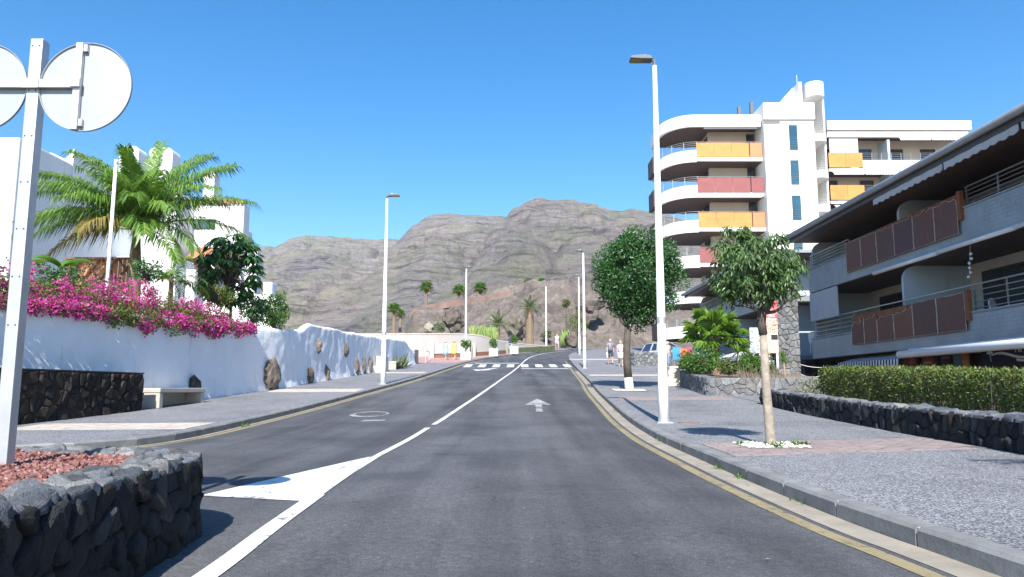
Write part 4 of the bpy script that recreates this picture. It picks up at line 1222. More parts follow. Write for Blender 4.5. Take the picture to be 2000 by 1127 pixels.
# small round tree in the bend
def small_tree(px, ptop, pbot, d, rad, seed, lab, mat):
    r = random.Random(seed); c = at(px, (ptop+pbot)/2, d); zb = zs(min(d, 100))-.2
    t = thing('young_tree', (c.x, d, zb), lab, 'tree'); m = MB(); m.tube([(c.x, d, zb), (c.x+.05, d, c.z)], [.09, .05], 7); m.build('trunk', M['bark_dark'], t)
    m = MB(); clump_crown(r, [(c+Vector((u.x, u.y, u.z))*rad*.7, rad*.42) for u in [rvec(r) for _ in range(26)]], 240/rad/rad, .16, .1, m); m.build('crown', mat, t, fix=False)
small_tree(1127, 605, 645, 84, 1.35, 4, 'small round tree behind the farther right lamp posts at the rock', M['boug_leaf'])
small_tree(1105, 585, 600, 96, .5, 6, 'thin sapling with a tiny crown on the rock slope left of the small round tree', M['boug_leaf'])

# ------------------------------------------------------------------ low basalt wall and hedge on the right
lw = thing('roadside_wall', (6.5, 14, zs(14)), 'low basalt stone wall along the right pavement in front of the hedge', 'stone wall')
rp = [(6.78,20.7),(6.70,18.5),(6.64,16.4),(6.55,13.5),(6.40,11.2),(6.17,9.2),(5.98,7.6),(5.85,5.5)]
rp = list(reversed(rp))
rp2 = list(reversed(rp))
f, W = path_map(rp2, lambda x, y: zs(y)-.04, lambda x, y: zs(y)+.42, .46)
# the outside must face the street (towards -x): walking towards the camera keeps the street on the right hand
stones(lw, W, .46, .2, .2, f, M['basalt'], 51, .05, .008, cut=.13, rough=.6, jit=.58)
m = MB(); m.strip(rp2, .40, lambda i: zs(rp2[i][1])-.1, lambda i: zs(rp2[i][1])+.41); m.build('core', M['mortar_dark'], lw)
def cap2(a, b, off):
    p0 = f(a, .46, .05-b); return Vector((p0.x, p0.y, p0.z-.025+off))
stones(lw, W, .44, .30, .22, cap2, M['basalt_cap'], 52, .05, .012, name='coping_stone', cut=.14, rough=.5, jit=.55)
fe, We = path_map([(7.2,20.74),(6.76,20.74)], lambda x, y: zs(y)-.1, lambda x, y: zs(y)+.42, .5)
hd = thing('hedge', (7.9, 13, -.3), 'long clipped green hedge with some yellow leaves behind the low basalt wall', 'hedge')
hr = random.Random(77); m = MB(); tw = MB()
def hedge_x(y): return interp([(5,6.75),(9,7.0),(13,7.35),(19,7.55)], y)
def hedge_top(y): return interp([(5,1.22),(10.6,1.30),(14,1.42),(18.6,1.58)], y)
for k in range(21000):
    y = 6.5+hr.random()*12.1; u = hr.random(); zt = hedge_top(y)+.05*fbm(y*1.5, 1, 2, 3)
    x0 = hedge_x(y)+.06*fbm(y*1.2, 7, 2, 3)
    zb = zs(y)+.28
    if u < .62: x = x0+hr.random()**2*.22; z = zt-hr.random()**.8*(zt-zb)
    elif u < .93: x = x0+hr.random()*1.0; z = zt-hr.random()**2*.14
    else: x = x0+hr.random()*1.0; z = lerp(zb, zt, hr.random()); y = 18.6-hr.random()**2*.3
    if z < zb+.22 and hr.random() < .55: continue
    p = Vector((x, y, z)); d = rvec(hr)+Vector((-.5, 0, .35)); leaf(m, p, d, Vector((-.4, 0, .7))+rvec(hr)*.8, hr.uniform(.05, .095), hr.uniform(.028, .045), .2)
m.build('foliage', M['hedge'], hd, fix=False)
for k in range(240):
    y = hr.uniform(6.5, 18.5); x = hedge_x(y)+hr.uniform(.05, .9); p = Vector((x, y, -.2)); q = Vector((x+hr.uniform(-.15, .1), y+hr.uniform(-.2, .2), hedge_top(y)-.15)); tw.tube([p, p.lerp(q, .5)+rvec(hr)*.06, q], [.014, .011, .006], 4)
tw.build('stems', M['bark_dark'], hd, fix=False)
m = MB(); rows = [[(6.8+.0, y, zs(y)+.12), (9.2, y, zs(y)+.05)] for y in [i*.75+4 for i in range(22)]]; m.grid(rows); m.box(9.1, 9.2, 4, 19.7, -.8, .2); o = m.build('hedge_bed', M['earth'], None, fix=False); tag(o, 'soil bed under the hedge', None, kind='structure')

# ------------------------------------------------------------------ stone planter in the middle of the right side
pp = thing('raised_planter', (7.5, 26.5, zs(26)), 'raised basalt stone planter bed holding the fan palm and shrubs', 'planter')
ppath = [(7.2,30.2),(6.62,29.7),(6.4,28),(6.25,26),(6.19,24.5),(6.22,24.12),(6.36,24.0),(7.2,23.98),(8.9,23.98),(10.0,23.98)]
pps = [(p.x, p.y) for p in smooth_path([(x, y, 0) for x, y in ppath], .15)]
def ptop(x, y): return zs(max(y, 24))+.57
def pbot(x, y): return zs(y)-.06-max(0, x-6.4)*.16
fpz, W = path_map(pps, pbot, ptop, .62)
stones(pp, W, .62, .23, .19, fpz, M['basalt_grey'], 61, .035, .009, cut=.1, jit=.58)
m = MB(); m.strip(pps, .38, lambda i: pbot(*pps[i])-.3, lambda i: ptop(*pps[i])-.01); m.build('core', M['mortar_grey'], pp)
m = MB(); rows = []
for i in range(14):
    y = lerp(24.15, 30.3, i/13); rows.append([(lerp(6.45, 10.4, t/6), y, ptop(0, y)-.07+.05*fbm(t, y, 0, 3)) for t in range(7)])
m.grid(rows); m.build('soil', M['earth'], pp, fix=False)
m = MB(); m.box(5.98, 6.46, 29.1, 29.55, zs(29.3)-.1, zs(29.3)+.74); o = m.build('utility_cabinet', M['cream_box'], None, bevel=.015); tag(o, 'cream utility cabinet at the far end of the stone planter beside the lamp', 'cabinet')
m = MB(); m.grid([[(6.9, y, lerp(zs(20.8), zs(23.9), (y-20.8)/3.1)+.006), (10, y, -.45)] for y in (20.8, 22, 23, 23.97)]); o = m.build('ramp', M['pave'], None, fix=False); tag(o, 'paved ramp going down between the low wall and the planter', None, kind='structure')
r = random.Random(8)
M['fan_green'] = leaf_mat('fan_palm_leaf', [(.13,.24,.04), (.18,.31,.05), (.23,.37,.06), (.10,.20,.035)], .45, .45, .4)
q = at(1395, 655, 27.6); fpm = thing('fan_palm', (q.x, 27.6, ptop(0, 27.6)-.1), 'short fan palm with wide bright green leaves in the stone planter', 'palm tree')
m = MB(); m.tube([(q.x+.02, 27.6, ptop(0, 27.6)-.2), (q.x, 27.6, q.z-.25), (q.x, 27.6, q.z)], [.17, .15, .09], 10); m.build('trunk', M['palm_trunk'], fpm)
for k in range(22):
    az = k*137.5+r.uniform(-10, 10); el = lerp(78, -18, (k/21)**.9)
    fan_leaf(fpm, (q.x, 27.6, q.z), R(az), R(el), r.uniform(.6, .85), r.uniform(.62, .78), r, M['fan_green'], 28)
def yucca(px, pyc, d, zb, L, seed, lab, n=44):
    r = random.Random(seed); c = at(px, pyc, d); t = thing('yucca', (c.x, d, zb), lab, 'plant'); m = MB(); m.tube([(c.x+.03, d, zb), (c.x, d, c.z)], [.045, .035], 8); m.build('stem', M['bark'], t); m = MB()
    for k in range(n):
        a = r.uniform(0, 6.3); e = r.uniform(-.5, 1.45); dv = Vector((math.cos(a)*math.cos(e), math.sin(a)*math.cos(e), math.sin(e))); s = dv.cross(Vector((0,0,1))).normalized() if abs(dv.z) < .99 else Vector((1,0,0))
        l = L*r.uniform(.7, 1.1); w = .022; m.add([c-s*w, c+s*w, c+dv*l*.6+s*w*.9, c+dv*l*.6-s*w*.9, c+dv*l+Vector((0,0,-.12*l))], [(0,1,2,3), (3,2,4)])
    m.build('leaves', M['palm_leaf'], t, fix=False)
yucca(1441, 688, 25.0, ptop(0, 25)-.1, .42, 3, 'small yucca on a thin stem in the middle of the stone planter')
yucca(1531, 706, 27.0, ptop(0, 27)-.6, .5, 4, 'drooping yucca in front of the tall stone pillar', 60)
q = at(1372, 703, 26.4); bush('planter_bush', (q.x, q.y, q.z), (.75, .7, .48), 13, 'bright green bush under the fan palm in the stone planter', M['bush'], 64, .09, .055, None, 'bush', ptop(0, 26)-.1)
q = at(1425, 715, 25.2); bush('planter_bush', (q.x, q.y, q.z), (.5, .45, .3), 14, 'low green bush left of the small yucca stem', M['hedge'], 34, .08, .045, None, 'bush', ptop(0, 25)-.1)
q = at(1487, 712, 25.0); bush('planter_bush', (q.x, q.y, q.z), (.55, .4, .36), 15, 'half dry shrub behind the pale tree trunk at the right end of the planter', M['hedge'], 40, .08, .045, None, 'bush', ptop(0, 25)-.1)
q = at(1345, 705, 27.6); bush('planter_bush', (q.x, q.y, q.z), (.45, .6, .4), 16, 'bright green bush at the left end of the stone planter', M['bush'], 40, .09, .05, None, 'bush', ptop(0, 27)-.1)
q = at(1462, 708, 24.8); bush('planter_bush', (q.x, q.y, q.z), (.45, .35, .36), 17, 'leafy bush between the small yucca and the pale trunk', M['bush'], 36, .085, .045, None, 'bush', ptop(0, 25)-.1)
m = MB()
for k in range(160):
    x = r.uniform(7.2, 8.9); p = Vector((x, 24.35+r.random()*.5, ptop(0, 24.5)-.08)); m.tube([p, p+Vector((r.uniform(-.12, .12), r.uniform(-.1, .1), r.uniform(.15, .5)))], [.008, .003], 3, False)
o = m.build('dry_twigs', M['dry_twig'], pp, fix=False); tag(o, kind='stuff')

m = MB(); m.box(3.25, 3.62, 14.75, 15.0, zs(14.75)-.02, zs(15)+.006); o = m.build('utility_cover', M['wood'], pr)

# ------------------------------------------------------------------ balcony building on the right
XF = 12.1      # plane of the balcony fronts
XB = 14.3      # back wall of the balconies
def py_of(px, z, x=XF):
    """depth of the front at survey column px"""
    return (FOC*x/(px-1000)-(z-EYE)*math.sin(PITCH))/math.cos(PITCH)
def railing(parent, path, z0, z1, nb, name='railing', mat=None, post_step=1.4):
    m = MB(); mat = mat or M['steel']
    pts = [Vector((x, y, 0)) for x, y in path]
    for k in range(nb):
        z = lerp(z0, z1, k/(nb-1)); m.tube([(p.x, p.y, z) for p in pts], .024 if k == nb-1 else .014, 6)
    rail = m.build(name, mat, parent, smooth=True)
    L = sum((b-a).length for a, b in zip(pts, pts[1:])); n = max(1, round(L/post_step))
    for k in range(n+1):
        s = L*k/n
        for a, b in zip(pts, pts[1:]):
            l = (b-a).length
            if s <= l+1e-6: p = a.lerp(b, s/l); break
            s -= l
        m = MB(); m.bar((p.x+.03, p.y, z0-.08), (p.x+.03, p.y, z1), .035, .02); m.build('post', mat, rail)
    return rail
def tiles(parent, x, y0, y1, z0, z1, w, h):
    """cladding on a front at x (facing -x)"""
    m = MB(); r = random.Random(2); z = z0; j = 0
    while z < z1-.02:
        zt = min(z1, z+h); y = y0-(w/2 if j % 2 else 0)
        while y < y1:
            a = max(y0, y)+.003; b = min(y1, y+w)-.003
            if b-a > .04:
                dx = r.uniform(0, .001); q = [(a, z+.003), (b, z+.003), (b, zt-.003), (a, zt-.003)]
                m.add([(x-.005-dx, p[0], p[1]) for p in q]+[(x, p[0], p[1]) for p in q], [(3,2,1,0), (0,1,5,4), (1,2,6,5), (2,3,7,6), (3,0,4,7)])
            y += w
        z = zt; j += 1
    o = m.build('cladding_tiles', M['facade_tile'], parent, fix=True); tag(o, kind='stuff'); return o
def rust_panels(parent, ys, z0, z1, seed, dips):
    r = random.Random(seed)
    for k, (a, b) in enumerate(zip(ys, ys[1:])):
        x = XF-.05; n = 10; dip = dips[k]
        zz = [z1-max(0, dip*(.75+.9*fbm(i*.33+k*3.7, seed, 0, 3)))-r.uniform(0, .03) for i in range(n+1)]
        if dip < .03: zz = [z1-r.uniform(0, .02) for i in range(n+1)]
        m = MB(); pts = [(x, a+.012, z0), (x, b-.012, z0)]+[(x, lerp(b-.012, a+.012, i/n), zz[i]) for i in range(n+1)]
        m.poly_ext(pts, (-.03, 0, 0)); p = m.build('panel', M['rust'], parent)
        m = MB(); m.box(x+.002, x+.02, a+.01, b-.01, z0+.25, z1-.02); m.build('bare_board', M['rust_orange'], p)
        m = MB(); e = [(x-.033, lerp(b-.012, a+.012, i/n)+r.uniform(-.01, .01), zz[i]-.008) for i in range(n+1)]; m.tube(e, [r.uniform(.006, .014) for _ in e], 4)
        for s in (a+.012, b-.012):
            e = [(x-.033, s+r.uniform(-.012, .012), lerp(z0, zz[0] if s > a+.1 else zz[-1], i/8)) for i in range(9)]; m.tube(e, [r.uniform(.005, .015) for _ in e], 4)
        e = [(x-.033, lerp(a, b, i/6), z0+.012+r.uniform(0, .012)) for i in range(7)]; m.tube(e, .007, 4)
        m.build('peeling_edge', M['peel'], p)
def partition(parent, y, z0, z1, x0=XF+.12, x1=XB):
    pts = [(x1, y, z0), (x0, y, z0)]
    for k in range(7):
        a = R(180-15*k); pts.append((x0+.45+.45*math.cos(a), y, z1-.45+.45*math.sin(a)))
    pts.append((x1, y, z1))
    m = MB(); m.poly_ext(pts, (0, .12, 0)); return m.build('partition_wall', M['partition'], parent)
def doorwin(parent, x, y0, y1, z0, z1):
    m = MB(); m.box(x-.06, x+.05, y0, y1, z0, z1); w = m.build('window', M['frame_dark'], parent)
    n = 2
    for k in range(n):
        a = lerp(y0, y1, k/n)+.06; b = lerp(y0, y1, (k+1)/n)-.06; m = MB(); m.box(x-.072, x-.055, a, b, z0+.07, z1-.07); m.build('pane', M['glass_dark'], w)
def scallop(parent, x, y0, y1, z1, drop, mat, wave=.35, thick=.02, name='awning', slope=.0):
    m = MB(); n = int((y1-y0)/.05); vs = []
    for i in range(n+1):
        y = lerp(y0, y1, i/n); zb = z1-drop+.05*abs(math.sin(math.pi*(y-y0)/wave))*-1+.05
        xx = x-.01*math.sin(y*9)
        vs.append([(xx, y, z1), (xx+slope, y, zb)])
    m.grid([[a[0], a[1]] for a in vs]); m.grid([[(a[0][0]+thick, a[0][1], a[0][2]), (a[1][0]+thick, a[1][1], a[1][2])] for a in vs])
    return m.build(name, mat, parent, fix=False)
def balcony_building(y0, y1, lab, main):
    b = thing('balcony_building', (13, (y0+y1)/2, -.7), lab, 'building')
    def part(nm, mat, *bx, bev=0):
        m = MB(); m.box(*bx); return m.build(nm, M[mat], b, bevel=bev)
    # levels: z of slab undersides and parapets
    part('wall', 'tower_cream', XB, 22, y0, y1, -.8, 7.0); part('ground_floor_wall', 'frame_dark', 14.9-.65, XB-.01, y0+.01, y1-.01, -.8, 2.15)
    for zb, zp, zt in ((2.28, 2.34, 3.05), (4.93, 5.0, 5.86)):
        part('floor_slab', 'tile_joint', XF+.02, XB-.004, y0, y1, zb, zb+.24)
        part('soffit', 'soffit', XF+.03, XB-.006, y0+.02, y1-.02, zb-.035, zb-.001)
        part('parapet', 'tile_joint', XF, XF+.14, y0, y1, zb-.02, zt)
        tiles(b, XF, y0, y1, zb-.01, zt-.03, .34, .105)
        part('coping', 'facade_tile', XF-.03, XF+.17, y0, y1, zt+.001, zt+.035)
    rf = part('roof', 'gutter_metal', 11.15, 22.5, y0-.3, y1+.1, 7.06, 7.2); part('roof_soffit', 'soffit', 11.2, XB-.008, y0-.2, y1+.05, 7.0, 7.055)
    m = MB(); m.tube([(11.1, y0-.3, 7.12), (11.1, y1+.15, 7.12)], .095, 12); m.build('gutter', M['gutter_metal'], rf, smooth=True)
    m = MB(); m.box(11.2, 11.28, y0-.2, y1, 6.9, 7.0); m.build('fascia', M['frame_dark'], rf)
    y = y1-.15
    while y > y0+1:
        partition(b, y-.05, 5.17, 6.99)
        partition(b, y-.05, 2.52, 4.89)
        y -= 6.9
    y = y1-1.4
    while y > y0+2:
        for z0 in (2.54, 5.18):
            doorwin(b, XB, y-2.0, y, z0, z0+2.05 if z0 < 4 else z0+1.65)
        y -= 3.2
    return b, part
bb, part = balcony_building(9.0, 30.4, 'low three storey apartment building with dark balconies and rusty panels on the right', True)
ua, ub = py_of(1878, 5.4), py_of(1658, 5.4); la, lb = py_of(1892, 3.0), py_of(1668, 3.0)
ztu = at(1876, 378, ua).z; zbu = at(1878, 457, ua).z; ztl = at(1890, 570, la).z; zbl = at(1892, 645, la).z
rust_panels(bb, [lerp(ua, ub, k/6) for k in range(7)], zbu, ztu, 3, [.16, .12, .12, .14, .10, .05])
rust_panels(bb, [la, lerp(la, lb, .2), lerp(la, lb, .39), lerp(la, lb, .56), lerp(la, lb, .72), lerp(la, lb, .86), lb], zbl, ztl, 4, [.02, .02, .26, .28, .22, .34])
for (y, z0, z1) in ((ua, 5.55, ztu+.04), (la, 2.85, ztl+.04)):
    m = MB(); m.box(XF-.09, XF+.02, y-.16, y-.01, z0, z1); m.build('end_board', M['rust_orange'], bb)
railing(bb, [(XF+.05, 9.1), (XF+.05, ua-.2)], 5.97, 6.42, 5); railing(bb, [(XF+.05, ub+.05), (XF+.05, 30.3)], 5.97, 6.42, 5)
railing(bb, [(XF+.05, 9.1), (XF+.05, la-.2)], 3.16, 3.78, 5); railing(bb, [(XF+.05, lb+.05), (XF+.05, 30.3)], 3.16, 3.78, 5)
m = MB(); m.tube([(XF+.05, la-.2, 3.78), (XF+.05, lb+.1, 3.78)], .024, 6); m.build('hand_rail', M['steel'], bb)
# awnings, blinds
for a, b_ in ((9.2, 16.0), (16.1, 19.0), (19.08, 22.9)):
    scallop(bb, 11.23, a, b_, 7.0, .30, M['canvas_grey'], .34, name='awning_valance')
for a, b_, z, x in ((17.2, 20.4, 4.78, 11.7), (20.5, 24.2, 4.78, 11.75), (12, 17.1, 4.78, 11.65)):
    m = MB(); m.tube([(x, a, z), (x, b_, z)], .06, 8); m.build('awning_cassette', M['canvas'], bb, smooth=True)
    m = MB(); m.bar((x, (a+b_)/2, z+.02), (XF+.1, (a+b_)/2, z+.18), .04, .04); m.build('awning_arm', M['steel'], bb)
scallop(bb, XF-.06, py_of(1640, 4.2), 30.25, 4.86, 1.13, M['canvas_grey'], .3, name='roller_blind')
x0 = 11.2
m = MB(); m.tube([(x0, 12.5, 2.05), (x0, py_of(1757, 2.05, x0), 2.05)], [.11, .11], 10); m.tube([(x0+.3, 12.5, 2.16), (x0+.3, py_of(1757, 2.1, x0), 2.16)], .07, 8); m.build('awning_roll', M['plastic_white'], bb, smooth=True)
# striped shop awning
ya, yb = py_of(1757, 1.9, 11.75), py_of(1637, 1.9, 11.75); n = 46; mw = MB(); mn = MB()
for k in range(n):
    a = lerp(ya, yb, k/n); b_ = lerp(ya, yb, (k+1)/n); mm = mw if k % 2 else mn
    top = [(12.6, a, 2.22), (12.6, b_, 2.22)]; mid = [(11.75, a, 1.98), (11.75, b_, 1.98)]; low = [(11.74, a, 1.70-.02*(k % 2)), (11.74, b_, 1.70-.02*(k % 2))]
    mm.grid([top, mid, low])
o = mw.build('awning_white_stripes', M['canvas'], bb, fix=False); o = mn.build('awning_navy_stripes', M['navy'], bb, fix=False)
# shop fronts under the balconies
def text_mesh(s, size, loc, rot, mat, parent, name='lettering', ext=.004):
    cu = bpy.data.curves.new(name, 'FONT'); cu.body = s; cu.size = size; cu.extrude = ext
    o = bpy.data.objects.new(name, cu); COL.objects.link(o); dg = bpy.context.evaluated_depsgraph_get(); me = bpy.data.meshes.new_from_object(o.evaluated_get(dg))
    bpy.data.objects.remove(o); me.materials.clear(); me.materials.append(mat); q = bpy.data.objects.new(name, me); COL.objects.link(q)
    q.location = Vector(loc)-(org(parent) if parent else Vector()); q.rotation_euler = rot; q.parent = parent; ORG[q.name] = Vector(loc); return q
xs_ = 13.9
s0, s1 = 16.0, py_of(1918, 2.0, xs_)
zt_ = at(1960, 676, py_of(1960, 2, xs_)).z; zb_ = at(1960, 712, py_of(1960, 1.6, xs_)).z
ss = thing('shop_sign', (xs_, (s0+s1)/2, zb_), 'navy blue shop sign with a white wave drawing behind the hedge', 'sign')
m = MB(); m.box(xs_, xs_+.05, s0, s1, zb_, zt_); m.build('panel', simple('navy_sign', (.012,.02,.06), .4, .08, 3, 0), ss)
wv = []
for i in range(25):
    t = i/24; y = lerp(s1-.45, s1-2.6, t); z = lerp(zb_, zt_, .42)+.11*math.sin(t*6.0+.6)*(1-t*.4)+.05*t; wv.append((xs_-.004, y, z))
m = MB(); vs = []
for i, p in enumerate(wv):
    w = .035*(math.sin(math.pi*min(1, .1+i/24))**.6)+.004; vs.append([(p[0], p[1], p[2]-w), (p[0], p[1], p[2]+w)])
m.grid(vs); m.grid([[(a[0][0], a[0][1], a[0][2]-.07-.02*(i/24)), (a[1][0], a[1][1], a[1][2]-.09)] for i, a in enumerate(vs) if i > 11]); m.build('wave_emblem', M['sign_white'], ss, fix=False)
m = MB()
for k in range(5):
    a = R(90+(k-2)*38); c = Vector((xs_-.005, s1-.38, lerp(zb_, zt_, .62))); d = Vector((0, math.cos(a), math.sin(a))); s = Vector((0, -d.z, d.y)); m.add([c, c+d*.1+s*.035, c+d*.17, c+d*.1-s*.035], [(0,1,2,3)])
m.tube([(xs_-.005, s1-.38, lerp(zb_, zt_, .62)), (xs_-.005, s1-.42, lerp(zb_, zt_, .2))], .012, 4); m.build('flower_emblem', M['sign_white'], ss, fix=False)
text_mesh('Me', .24, (xs_-.006, py_of(1983, 2.0, xs_), lerp(zb_, zt_, .62)), (R(90), 0, R(-90)), M['sign_white'], ss)
def poster(px0, px1, p0, p1, mat, lab, rnd=False, x=13.95, inner=None):
    ya_, yb_ = py_of(px1, 1.8, x), py_of(px0, 1.8, x); zt = at((px0+px1)/2, p0, (ya_+yb_)/2).z; zb = at((px0+px1)/2, p1, (ya_+yb_)/2).z
    t = thing('shop_poster', (x, (ya_+yb_)/2, zb), lab, 'poster'); m = MB()
    if rnd: m.poly_ext([(x, (ya_+yb_)/2+(yb_-ya_)/2*math.cos(a*math.pi/14), (zt+zb)/2+(zt-zb)/2*math.sin(a*math.pi/14)) for a in range(28)], (.03, 0, 0))
    else: m.box(x, x+.03, ya_, yb_, zb, zt)
    m.build('board', mat, t)
    if inner:
        for (a, b_, c, d, mt_) in inner:
            m = MB(); m.box(x-.006, x-.001, lerp(ya_, yb_, a), lerp(ya_, yb_, b_), lerp(zb, zt, c), lerp(zb, zt, d)); m.build('print', mt_, t)
RED = simple('poster_red', (.35,.03,.035), .5, .2, 6, 0); SKYB = simple('poster_blue', (.10,.22,.34), .5, .2, 4, 0); ORA = simple('poster_orange', (.45,.18,.06), .5, .2, 4, 0); DK = simple('poster_dark', (.03,.025,.022), .5, .2, 4, 0)
poster(1800, 1826, 691, 726, RED, 'round red sign with cream rim in the dark shop front', True, 13.95, [(.2,.8,.42,.58,simple('poster_cream', (.5,.42,.3), .5, .1, 5, 0))])
poster(1766, 1790, 693, 728, RED, 'tall red poster left of the round red sign in the shop front', False, 13.95, [(.1,.9,.1,.35,simple('poster_pink', (.42,.25,.2), .5, .2, 9, 0)), (.15,.5,.5,.9,simple('poster_rose', (.5,.16,.14), .5, .3, 9, 0))])
poster(1863, 1877, 690, 724, SKYB, 'pale blue poster in the dark shop front'); poster(1878, 1893, 690, 724, ORA, 'orange and yellow poster beside the pale blue one', False, 13.95, [(.2,.8,.2,.6,simple('poster_yellow', (.5,.34,.1), .5, .2, 6, 0))])
poster(1838, 1858, 692, 724, DK, 'dark menu board between the round red sign and the pale blue poster', False, 13.95, [(.1,.9,.7,.9,simple('poster_grey', (.16,.15,.13), .5, .2, 6, 0))])
# string of cables at the pillar
m = MB()
for z0, z1, sag in ((1.98, 1.9, .10), (1.62, 1.85, .22)):
    pa = Vector((10.7, 28.2, z0)); pb = Vector((11.72, yb, z1)); m.tube([pa.lerp(pb, i/12)-Vector((0, 0, sag*4*(i/12)*(1-i/12))) for i in range(13)], .012, 4)
o = m.build('cables', M['canvas'], None); tag(o, 'two pale slack cables strung from the stone pillar to the striped awning', 'cable')
# balcony furniture
def plastic_chair(x, y, z, rot, lab):
    t = thing('plastic_chair', (x, y, z), lab, 'chair', 'white chairs on the balconies')
    m = MB(); m.box(x-.24, x+.24, y-.24, y+.24, z+.42, z+.45); m.build('seat', M['plastic_white'], t, bevel=.01)
    m = MB(); m.poly_ext([(x-.24+.48*i/8, y+.22, z+.46+(.0 if 0 < i < 8 else 0)) for i in range(9)]+[(x+.24*math.cos(R(180*k/8)), y+.27, z+.75+.16*math.sin(R(180*k/8))) for k in range(9)], (0, .03, 0)); m.build('backrest', M['plastic_white'], t)
    for sx in (-1, 1):
        for sy in (-1, 1): m = MB(); m.bar((x+sx*.22, y+sy*.22, z), (x+sx*.2, y+sy*.2, z+.42), .035, .035); m.build('leg', M['plastic_white'], t)
    t.rotation_euler = (0, 0, rot)
plastic_chair(12.75, py_of(1905, 6, 12.75), 5.17, R(60), 'white plastic chair on the upper balcony right of the rusty panels')
plastic_chair(12.8, py_of(1597, 3.2, 12.8), 2.53, R(120), 'white plastic chair on the lower balcony below the grey blind')
plastic_chair(12.8, py_of(1962, 3.2, 12.8), 2.53, R(40), 'white plastic chair on the lower balcony at the right edge')
m = MB()
for k in range(6): 
    c = Vector((12.2+.03*math.sin(k*2), py_of(1900, 4, 12.2)+.03*k, 4.62-k*.12)); m.add([c+v*.045 for v in ICO1[0]], ICO1[1])
m.tube([(12.2, py_of(1900, 4, 12.2), 4.9), (12.2, py_of(1900, 4, 12.2)+.15, 4.0)], .006, 4)
o = m.build('shell_mobile', M['plastic_white'], None, smooth=True); tag(o, 'string of white balls hanging in the lower balcony', 'ornament')
# tall stone pillar at its far end
pil = thing('stone_pillar', (10.1, 28, -.7), 'tall grey stone pillar wall between the planter and the balcony building', 'pillar')
px0, px1 = 9.5, 10.68; PILY = 28.0
m = MB(); m.box(px0+.03, px1-.03, PILY, PILY+.6, -.8, 6.3); m.build('core', M['mortar_grey'], pil)
f_, W_ = path_map([(px0, PILY), (px1, PILY)], -.8, 6.3, 7.1)
stones(pil, W_, 7.1, .22, .18, f_, M['basalt_grey'], 71, .045, .010, cut=.12, jit=.58)
f_, W_ = path_map([(px0+.02, PILY+.6), (px0+.02, PILY)], -.8, 6.3, 7.1)
stones(pil, W_, 7.1, .3, .3, f_, M['basalt_grey'], 72, .045, .010, cut=.14)
dw = thing('side_wall', (12.3, 30.6, -.7), 'dark rough stone wall under the balcony beside the pillar', 'stone wall')
m = MB(); m.box(11.85, 14.2, 30.62, 31.0, -.8, 2.25); m.build('core', M['mortar_dark'], dw)
f_, W_ = path_map([(11.85, 30.62), (14.2, 30.62)], -.8, 2.2, 3.0); stones(dw, W_, 3.0, .3, .25, f_, M['basalt'], 73, .04, .012)
# menu boards in front of the pillar
def board(px0, px1, d, rows, lab, leg=True):
    a = at(px0, rows[0][0], d); b = at(px1, rows[-1][1], d); t = thing('menu_board', ((a.x+b.x)/2, d, b.z), lab, 'sign')
    m = MB(); m.box(a.x, b.x, d, d+.06, b.z, a.z); m.build('panel', M['plastic_white'], t)
    for p0, p1, u0, u1, mt_ in rows:
        z1 = at(px0, p0, d).z; z0 = at(px0, p1, d).z; m = MB(); m.box(lerp(a.x, b.x, u0), lerp(a.x, b.x, u1), d-.012, d-.002, z0+.01, z1-.01); m.build('print', mt_, t)
    if leg:
        for u in (.3, .9): m = MB(); m.box(lerp(a.x, b.x, u)-.04, lerp(a.x, b.x, u)+.04, d+.01, d+.05, zs(d)-.3, b.z); m.build('leg', M['plastic_white'], t)
def mottled(name, cols, sc):
    m, nt, b = nodes(name); nt.links.new(ramp(nt, noise_tex(nt, coords(nt, 'World'), sc, 3, .6), [(i/(len(cols)-1)*.5+.25, c) for i, c in enumerate(cols)]), b.inputs['Base Color']); b.inputs['Roughness'].default_value = .45; return m
FOOD = mottled('food_photos', [(.12,.05,.04), (.5,.15,.1), (.75,.6,.5), (.35,.1,.06), (.8,.75,.7)], 9); REDW = mottled('red_white_print', [(.75,.70,.68), (.7,.1,.1), (.72,.07,.08), (.85,.8,.78)], 3.2)
board(1489, 1521, 27.7, [(583,622,.0,1,REDW), (622,652,.02,.98,FOOD), (653,664,.02,.45,M['plastic_white']), (653,664,.5,.98,DK), (665,690,.02,.98,mottled('pink_print', [(.8,.62,.58), (.7,.35,.3), (.85,.75,.7)], 6))], 'red and white food menu board mounted before the stone pillar behind the pale trunk')
BOARDB = mottled('photo_cards', [(.1,.14,.2), (.6,.65,.7), (.2,.25,.3), (.75,.75,.75)], 7)
board(1464, 1487, 33.5, [(640,654,.05,.45,BOARDB), (640,654,.55,.95,BOARDB), (656,670,.05,.45,BOARDB), (656,670,.55,.95,BOARDB), (672,690,.05,.45,BOARDB), (672,690,.55,.95,BOARDB)], 'white board of small blue photo cards right of the fan palm')

# second low building farther along
b2, part2 = balcony_building(33.2, 48.6, 'farther low balcony building with dark roof behind the fan palm and round tree', False)
for z0, z1 in ((5.97, 6.42), (3.16, 3.78)): railing(b2, [(XF+.05, 33.3), (XF+.05, 48.5)], z0, z1, 5)
for k, (a, b_) in enumerate(((34, 38.5), (38.8, 43), (43.4, 48))):
    m = MB(); m.grid([[(12.1, a, 2.25+.9), (12.1, b_, 2.25+.9)], [(10.4, a, 2.25+.35), (10.4, b_, 2.25+.35)], [(10.39, a, 2.25+.12), (10.39, b_, 2.25+.12)]]); m.build('shop_awning', M['canvas' if k == 0 else 'gutter_metal'], b2, fix=False)

